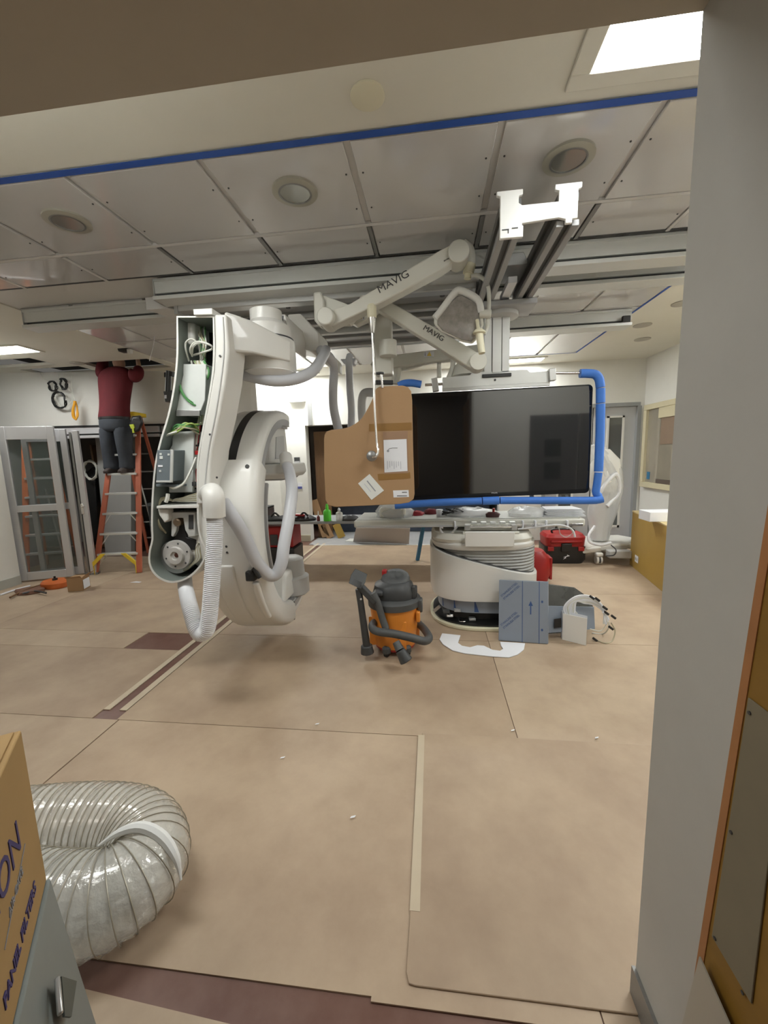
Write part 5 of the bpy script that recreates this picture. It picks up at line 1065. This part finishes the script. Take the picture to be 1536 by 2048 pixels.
# floor items at left
p = PZ(105, 1176)
t = thing('cable_reel', 'flat orange plastic tape reel with black handle lying on the floor', 'reel', p)
obj('case', loft(BM(), [sup(p.x, p.y+.05, .15, .12, 0, 32, 2.4), sup(p.x, p.y+.05, .165, .13, .03, 32, 2.4), sup(p.x, p.y+.05, .165, .13, .07, 32, 2.4), sup(p.x, p.y+.05, .14, .11, .095, 32, 2.4)]), mat('reel_orange', (.62, .15, .035), .35), t)
obj('crank', lathe(BM(), [(.03, 0), (.03, .02), (.012, .025), (.012, .05)], p+V((0, .05, .095)), (0, 0, 1), 14), black, t)
p = PZ(150, 1184)
t = thing('small_carton', 'small open brown carton on floor by the glass doors', 'box', p+V((0, .1, 0)))
t0 = p+V((-.10, 0, 0))
obj('carton', prism(BM(), [t0, t0+V((.17, .05, 0)), t0+V((.12, .22, 0)), t0+V((-.05, .17, 0))], (0, 0, .17)), cardboard, t, .003)
obj('flap', prism(BM(), [t0+V((0, 0, .17)), t0+V((.17, .05, .17)), t0+V((.17, .03, .20)), t0+V((.0, -.02, .19))], (0, -.003, .002)), cardboard, t)
obj('flap', prism(BM(), [t0+V((.17, .05, .17)), t0+V((.12, .22, .17)), t0+V((.19, .25, .22)), t0+V((.23, .08, .22))], (.002, 0, .003)), cardboard, t)
obj('shipping_label', prism(BM(), [t0+V((.174, .06, .02)), t0+V((.131, .20, .02)), t0+V((.131, .20, .14)), t0+V((.174, .06, .14))], (.002, 0, 0)), paper, t)
for i, (pts, m, lb) in enumerate((([(0, 1190), (30, 1180), (60, 1172)], paper, 'thin white metal strips lying on floor along the left wall'), ([(20, 1195), (50, 1180), (88, 1168)], woodp, 'brown crumpled strap lying on floor left of the orange reel'), ([(45, 1187), (70, 1182), (92, 1186)], dark_grey, 'dark cord lying on floor in front of the brown strap'))):
    tag(obj('floor_strip', tube(BM(), cat([PZ(x, y, .012+.012*i) for x, y in pts], 5), .012, 6), m), lb, 'strip')
q_ = [PZ(x, y, .002) for x, y in ((28, 1184), (60, 1175), (80, 1174), (88, 1184), (60, 1190), (36, 1192))]
tag(obj('crumpled_rag', loft(BM(), [q_, [p+V((.01*math.sin(i*3), .02, .03+.02*math.sin(i*5))) for i, p in enumerate(q_)]]), mat('rag_brown', (.22, .11, .07), .8, noise=.4, nscale=20), None, .01), 'crumpled red-brown rag lying on floor beside the orange reel', 'rag')

# =================== BENCH BEHIND AND THE CLUTTER ===================
bn = thing('work_bench', 'long grey workbench plank on blue trestles behind the patient table', 'workbench', (-.4, 5.7, 0))
BZ = .715
obj('plank', box(BM(), -2.7, .8, 5.4, 6.0, BZ-.04, BZ), mat('bench_grey', (.36, .37, .38), .5, noise=.06), bn, .004)
for x, dx in ((-.12, -.12), (.55, -.10), (-2.55, -.05)):
    obj('trestle_leg', bar(BM(), V((x, 5.75, BZ-.04)), V((x+dx, 5.98 if dx < 0 else 5.5, 0)), .05, .04), bluepaint, bn, .003)
# items on the bench (left of the tabletop)
def on_bench(px_, Y=5.5, z=BZ): v = P(px_, 1040, Y); return V((v.x, Y, z))
t = thing('tool_bag', 'long black open tool bag lying on the bench behind the scanner', 'tool bag', on_bench(585))
a = on_bench(528); b = on_bench(632); ln = b.x-a.x
obj('bag', loft(BM(), [[V((a.x+ln*f_, 5.5-.09*w_2, BZ)), V((a.x+ln*f_, 5.5-.10*w_2, BZ+.03)), V((a.x+ln*f_, 5.5, BZ+.09*w_2)), V((a.x+ln*f_, 5.5+.10*w_2, BZ+.03)), V((a.x+ln*f_, 5.5+.09*w_2, BZ))] for f_, w_2 in ((0, .4), (.1, .9), (.3, .8), (.5, 1.1), (.62, .8), (.75, 1.2), (.9, .9), (1, .4))]), black, t, .01)
obj('red_tool', tube(BM(), [on_bench(590)+V((0, -.05, .09)), on_bench(612)+V((0, -.05, .08))], .018, 8), redp, t)
for f_ in (.25, .5, .8): obj('handle', tube(BM(), cat([V((a.x+ln*f_-.06, 5.45, BZ+.07)), V((a.x+ln*f_, 5.44, BZ+.12)), V((a.x+ln*f_+.06, 5.45, BZ+.07))], 5), .014, 8), black, t)
t = thing('tool_case', 'dark open tool case with red top at the left end of the bench', 'tool case', on_bench(530, 5.75)); p = on_bench(530, 5.75)
obj('case', box(BM(), p.x-.14, p.x+.12, 5.65, 5.85, BZ, BZ+.16), mat('brown_case', (.07, .045, .04), .5, noise=.3), t, .01); obj('lid', box(BM(), p.x-.14, p.x+.12, 5.63, 5.85, BZ+.16, BZ+.19), black, t, .006)
def bottle(name, label, px_, Y, r, h, m, capm, ch=.03, z=BZ, neck=.4):
    p = on_bench(px_, Y, z); t = thing(name, label, 'bottle', p)
    obj('bottle', lathe(BM(), [(r, 0), (r, h*.7), (r*.8, h*.8), (r*neck, h*.86), (r*neck, h)], p, n=20), m, t); obj('cap', lathe(BM(), [(r*neck*1.1, h), (r*neck*.6, h+ch)], p, n=14), capm, t); return t
bottle('small_bottle', 'small dark red bottle with white tip on the bench beside green spray bottle', 637, 5.44, .022, .08, mat('wine_red', (.20, .03, .03), .3), paper, .06)
bottle('spray_bottle', 'bright green bottle on the bench under the cardboard shield', 655, 5.44, .055, .19, green, green, .05)
t = bottle('clear_bottle', 'clear plastic bottle on the bench right of the green bottle', 679, 5.44, .05, .15, clear, paper, .03)
rn = random.Random(21)
def lump(name, label, catn, px_, Y, w_, d_, h_, m, z=BZ, sd=0):
    rn_ = random.Random(sd); p = on_bench(px_, Y, z); n = 18; rings = []
    for f_, hh in ((1.0, 0), (1.02, .35), (.8, .75), (.45, 1.0)):
        rings.append([V((p.x+w_/2*f_*math.cos(2*math.pi*k/n)*(1+rn_.uniform(-.15, .15)), p.y+d_/2*f_*math.sin(2*math.pi*k/n)*(1+rn_.uniform(-.1, .1)), z+(h_*hh*(1+rn_.uniform(-.15, .15)) if hh else 0))) for k in range(n)])
    return tag(obj(name, loft(BM(), rings), m), label, catn)
lump('black_pouch', 'black and white patterned pouch on bench right of clear bottle', 'pouch', 700, 5.46, .24, .14, .07, dark_grey, sd=1)
lump('black_pouch', 'dark tool pouch on white paper on the bench', 'pouch', 733, 5.46, .26, .16, .06, black, sd=2)
tag(obj('paper_sheet', prism(BM(), [on_bench(700, 5.42)+V((0, 0, .001)), on_bench(770, 5.42)+V((0, 0, .001)), on_bench(770, 5.7)+V((0, 0, .001)), on_bench(715, 5.7)+V((0, 0, .001))], (0, 0, .003)), paper), 'white paper sheet lying under the dark tool pouch on bench', 'paper')
# things on the patient tabletop
TZ = .993
def on_table(px_, Y=3.95): v = P(px_, 1035, Y); return V((v.x, Y, TZ))
p = on_table(785)
t = thing('wrapped_unit', 'pale grey box unit wrapped in crumpled plastic on left of tabletop', 'equipment', p)
obj('unit', box(BM(), p.x-.12, p.x+.14, 3.85, 4.1, TZ, TZ+.105), arm_cream, t, .025, 3)
lump_ = lambda *a, **k_: lump(*a, **k_)
o = lump('plastic_bag', 'crumpled clear plastic bag around grey unit on the tabletop', 'plastic bag', 790, 3.98, .36, .3, .15, clearwrap, TZ, 5)
o = lump('plastic_bag', 'crumpled clear plastic film lying in middle of tabletop', 'plastic bag', 945, 4.0, .5, .35, .07, clearwrap, TZ, 6)
o = lump('plastic_bag', 'loose clear plastic film beside the paper stack on tabletop', 'plastic bag', 1055, 3.95, .34, .3, .08, clearwrap, TZ, 7)
lump('red_cloth', 'dark red cloth lying on tabletop right of wrapped unit', 'cloth', 832, 4.05, .16, .14, .04, mat('cloth_red', (.30, .02, .03), .8), TZ, 8)
lump('red_cloth', 'dark red rag further right on tabletop beside white cup', 'cloth', 862, 4.12, .14, .12, .05, mat('cloth_maroon', (.16, .02, .025), .8), TZ, 9)
p = on_table(879, 3.92); tag(obj('white_cup', lathe(BM(), [(.028, 0), (.034, .07)], p, n=18), paper), 'small white cup on tabletop beside dark cable heap', 'cup')
t = thing('cable_heap', 'heap of black cables on the middle of the tabletop', 'cables', on_table(905)); rn = random.Random(4); p = on_table(905)
for i in range(5): obj('cable', tube(BM(), cat([p+V((rn.uniform(-.13, .13), rn.uniform(-.08, .1), .012+rn.uniform(0, .06))) for k in range(6)], 4), .007, 6), [black, dark_grey][i % 2], t)
t = thing('maroon_clamp', 'dark maroon plastic part in front of the clear film', 'part', on_table(985)); p = on_table(985, 3.85)
obj('body', loft(BM(), [sup(p.x, p.y, .06, .03, TZ, 16, 2.4), sup(p.x, p.y, .07, .035, TZ+.03, 16, 2.4), sup(p.x, p.y, .04, .02, TZ+.05, 16, 2.4)]), mat('maroon_plastic', (.08, .03, .03), .4), t); obj('post', cyl(BM(), p+V((.01, 0, TZ*0+.04)), p+V((.01, 0, .085)), .012), redp, t)
for i in range(6):
    a, b = on_table(1092+i % 2*3, 3.82), on_table(1172-i % 3*2, 3.82)
    tag(obj('paper_stack', prism(BM(), [V((a.x-.02*(i == 0), 3.82+.01*i, TZ+i*.011)), V((b.x, 3.82+.01*i, TZ+i*.011)), V((b.x-.02, 4.1, TZ+i*.011)), V((a.x+.02, 4.1, TZ+i*.011))], (0, 0, .009)), paper), ['bottom', 'second from bottom', 'third from bottom', 'fourth from bottom', 'second from top', 'topmost'][i]+' sheaf of white papers in stack at right end of tabletop', 'papers', 'sheaves of white paper stacked at the right end of the tabletop')
# things beyond: opening floor, leaning grey panel, wood
tag(obj('grey_board', prism(BM(), [P(712, 1056, 7.0), P(820, 1056, 7.0), PZ(818, 1088, .01), PZ(706, 1084, .01)], (.0, .02, .0)), mat('board_grey', (.42, .39, .37), .6), None, .003), 'low grey-mauve board standing upright on floor under the tabletop', 'board')
tag(obj('white_plank', prism(BM(), [PZ(690, 1083, .003), PZ(775, 1086, .003), PZ(770, 1080, .003), PZ(700, 1078, .003)], (0, 0, .01)), wall_white), 'white plank lying on floor in front of grey-mauve board', 'plank')
for i, (x0, y0, x1, y1, m, lb) in enumerate(((627, 1000, 640, 1022, cardboard, 'brown cardboard piece leaning at the left edge of back opening'), (648, 1048, 662, 1080, cardboard, 'brown cardboard strip leaning under the bench, left one'), (672, 1048, 684, 1075, mustard, 'tan cardboard strip leaning under the bench, right one'))):
    a, b = P(x0, y0, 7.65), P(x1, y1, 7.65); b.z = max(b.z, .01)
    if i == 0: b = P(652, 1075, 7.65); b.z = .03
    tag(obj('leaning_strip', bar(BM(), a, b, .15, .02, (0, 1, 0)), m), lb, 'cardboard')
tag(obj('wood_door_leaf', box(BM(), -2.28, -2.0, 7.7, 7.76, .01, 2.1), woodp), 'dark brown wooden leaf inside the back opening left of cardboard shield', 'door leaf')
tag(obj('dark_curtain', box(BM(), -1.99, 1.15, 8.3, 8.34, .01, 2.2), mat('store_blue', (.045, .06, .09), .6, noise=.3), None), 'dark blue-grey partition deep inside the back opening', 'partition')

# =================== TOOL BOXES, WRAPPED MACHINE, MUSTARD CABINET ===================
t = thing('red_tool_case', 'red and black rolling tool case on floor right of table base', 'tool case', (1.86, 5.98, 0))
obj('lower_case', loft(BM(), [sup(1.87, 6.0, .25, .19, 0, 32, 6), sup(1.87, 6.0, .29, .21, .06, 32, 6), sup(1.87, 6.0, .29, .21, .25, 32, 6)]), black, t)
obj('upper_case', loft(BM(), [sup(1.87, 6.0, .27, .20, .25, 32, 6), sup(1.87, 6.0, .28, .21, .38, 32, 6), sup(1.87, 6.0, .25, .18, .42, 32, 6)]), redp, t)
obj('latch', box(BM(), 1.80, 1.94, 5.765, 5.80, .18, .30), black, t, .01); obj('latch', box(BM(), 1.62, 1.70, 5.775, 5.80, .19, .25), redp, t, .006); obj('latch', box(BM(), 2.03, 2.11, 5.775, 5.80, .19, .25), redp, t, .006)
obj('front_bar', box(BM(), 1.66, 2.08, 5.77, 5.80, .31, .34), redp, t, .008)
obj('handle', tube(BM(), cat([V((1.72, 5.95, .41)), V((1.73, 5.95, .47)), V((2.0, 5.95, .47)), V((2.01, 5.95, .41))], 5), .014, 8), black, t)
obj('bolt_emblem', prism(BM(), [V((1.83+x, 5.784, .07+z)) for x, z in ((0, .0), (.04, .02), (.035, .035), (.09, .05), (.05, .07), (.055, .052), (.0, .03), (.03, .03))], (0, -.003, 0)), paper, t)
t = thing('red_helmet_case', 'red plastic case half hidden behind right edge of the table base', 'case', (1.22, 5.0, 0))
obj('case', loft(BM(), [sup(1.22, 5.0, .16, .16, 0, 24, 3), sup(1.22, 5.0, .20, .18, .12, 24, 3), sup(1.22, 5.0, .19, .17, .32, 24, 3), sup(1.22, 5.0, .12, .12, .40, 24, 3)]), redp, t); obj('rib', box(BM(), 1.40, 1.43, 4.9, 5.1, .05, .32), redp, t, .006)
t = thing('red_tool_chest', 'red tool chest on floor under bench left of the smooth hose', 'tool chest', (-2.35, 5.6, 0))
p = P(555, 1060, 5.6)
obj('chest', box(BM(), p.x-.28, p.x+.24, 5.55, 5.95, .30, .62), redp, t, .02); obj('lower', box(BM(), p.x-.28, p.x+.26, 5.52, 5.95, .0, .30), black, t, .02)
obj('latch', box(BM(), p.x-.1, p.x+.02, 5.53, 5.55, .34, .50), dark_grey, t, .008); obj('latch', box(BM(), p.x+.12, p.x+.2, 5.53, 5.55, .36, .5), dark_grey, t, .008)
t = thing('power_tool_bag', 'black bag with dark grey tool and yellow grip on floor below red chest', 'tool bag', (-2.2, 5.3, 0)); p = PZ(555, 1112)
obj('bag', loft(BM(), [sup(p.x, p.y+.15, .26, .18, 0, 24, 3), sup(p.x, p.y+.15, .27, .19, .12, 24, 3), sup(p.x, p.y+.15, .2, .12, .22, 24, 3)]), black, t)
obj('tool', tube(BM(), [p+V((-.05, .05, .24)), p+V((.12, .05, .26))], .05, 12), dark_grey, t); obj('yellow_grip', tube(BM(), [p+V((-.09, -.03, .06)), p+V((.0, -.03, .10))], .035, 10), yellow, t)

# wrapped machine on a caster cart
t = thing('wrapped_machine', 'tall machine wrapped in clear plastic on white caster cart by back door', 'medical cart', (2.45, 6.1, 0))
obj('cart_base', prism(BM(), [V((2.0, 5.95, .16)), V((2.15, 5.80, .16)), V((2.75, 5.95, .16)), V((3.05, 6.35, .16)), V((2.9, 6.6, .16)), V((2.2, 6.5, .16))], (0, 0, .10)), med_white, t, .03, 3)
obj('cart_leg', bar(BM(), V((2.35, 5.85, .21)), V((2.0, 5.85, .17)), .10, .08), med_white, t, .02); obj('cart_leg', bar(BM(), V((2.7, 6.1, .23)), V((3.05, 5.97, .15)), .10, .07), med_white, t, .02)
obj('cart_step', box(BM(), 2.42, 2.72, 5.72, 5.86, .10, .20), med_mid, t, .01)
for x, y in ((2.31, 5.80), (3.02, 5.99), (2.6, 6.5)):
    w_o = obj('caster', lathe(BM(), [(.062, -.04), (.062, .04)], V((x, y, .062)), (1, 0, 0), 20), med_white, t, .008)
    obj('caster_tyre', lathe(BM(), [(.064, -.012), (.064, .012)], V((x, y, .065)), (1, 0, 0), 20), dark_grey, w_o)
    obj('caster_hood', box(BM(), x-.05, x+.05, y-.05, y+.05, .11, .17), med_white, t, .02)
prof = [(1178, 1085, 1222), (1180, 1060, 1218), (1172, 1030, 1232), (1180, 1000, 1240), (1186, 975, 1247), (1184, 950, 1246), (1176, 925, 1238), (1172, 905, 1222), (1170, 888, 1206)]
rg = []; rn = random.Random(12)
for xl, y, xr in prof:
    a, b = P(xl, y, 6.1), P(xr, y, 6.1); cx2 = (a.x+b.x)/2; rx = (b.x-a.x)/2; n = 40
    rg.append([V((cx2+rx*math.cos(2*math.pi*k/n)*(1+rn.uniform(-.06, .06)), 6.1+.75*rx*math.sin(2*math.pi*k/n)*(1+rn.uniform(-.12, .12)), (a.z+b.z)/2)) for k in range(n)])
obj('plastic_wrap', loft(BM(), rg), clearwrap, t, 0, 2, 1)
obj('machine_column', box(BM(), 2.34, 2.52, 6.05, 6.2, .26, 1.2), med_white, t, .03)
obj('machine_head', loft(BM(), [sup(2.46, 6.1, .16, .12, 1.0, 20, 3), sup(2.46, 6.1, .22, .15, 1.15, 20, 3), sup(2.44, 6.1, .20, .14, 1.45, 20, 3), sup(2.40, 6.1, .10, .1, 1.6, 20, 3)]), med_white, t)
obj('machine_arm', tube(BM(), cat([V((2.3, 5.95, .9)), V((2.4, 5.93, 1.1)), V((2.55, 5.95, 1.25)), V((2.62, 6.0, 1.0)), V((2.45, 5.95, .8))], 5), .03, 8), med_cool, t)
obj('white_hose', tube(BM(), cat([P(1190, 1052, 5.8), P(1178, 1070, 5.75), P(1180, 1084, 5.72), P(1200, 1090, 5.7), P(1222, 1086, 5.75)], 6), .02, 8), paper, t)
obj('thin_cable', tube(BM(), cat([P(1222, 1090, 5.75), P(1232, 1100, 5.7), P(1228, 1110, 5.68), P(1212, 1112, 5.7)], 6), .008, 6), dark_grey, t)

mu = thing('mustard_cabinet', 'low mustard yellow cabinet against the right wall under the window', 'cabinet', (3.0, 5.0, 0))
pa, pb_ = V((2.715, 5.78, 0)), V((2.40, 3.7, 0))
obj('body', prism(BM(), [pa, pb_, V((3.56, 3.7, 0)), V((3.56, 5.84, 0))], (0, 0, .74)), mustard, mu, .004)
obj('top', prism(BM(), [pa+V((-.005, 0, .741)), pb_+V((-.005, 0, .741)), V((3.56, 3.7, .741)), V((3.56, 5.85, .741))], (0, 0, .018)), mustard_top, mu, .003)
dirm = (pb_-pa).normalized(); nm_ = V((dirm.y, -dirm.x, 0)); nm_ = nm_ if nm_.x < 0 else -nm_
for s_, lab in ((.28, .15), (1.30, .16)):
    c = pa+dirm*s_+V((0, 0, lab)); o = obj('outlet_plate', prism(BM(), [c-dirm*.06-V((0, 0, .045)), c+dirm*.06-V((0, 0, .045)), c+dirm*.06+V((0, 0, .045)), c-dirm*.06+V((0, 0, .045))], nm_*.008), paper, mu, .003)
    for k_ in (-.025, .025): obj('socket', prism(BM(), [c+dirm*(k_-.012)-V((0, 0, .018)), c+dirm*(k_+.012)-V((0, 0, .018)), c+dirm*(k_+.012)+V((0, 0, .018)), c+dirm*(k_-.012)+V((0, 0, .018))], nm_*.010), med_grey, o)
v = P(1326, 1014, 4.9)
tag(obj('white_box', box(BM(), v.x-.16, v.x+.16, 4.85, 5.1, .76, .87), paper, None, .004), 'small white box standing on top of the mustard cabinet', 'box')
v = PZ(1352, 1032, .77)
t = thing('red_black_tool', 'red tool with black tapered grip lying on the mustard cabinet top', 'tool', v)
obj('grip', tube(BM(), [PZ(1331, 1032, .785), PZ(1340, 1033, .79), PZ(1352, 1033, .80)], [.008, .03, .032], 10), black, t); obj('red_body', tube(BM(), [PZ(1350, 1033, .80), PZ(1378, 1034, .80)], [.036, .04], 10), redp, t)
p = PZ(1342, 1228, .004)
tag(obj('loose_cable', tube(BM(), cat([PZ(1346, 1210, .02), PZ(1338, 1222, .01), PZ(1343, 1232, .01), PZ(1350, 1234, .01)], 5), .008, 6), black), 'short black cord on floor at foot of the mustard cabinet by the jamb', 'cord')
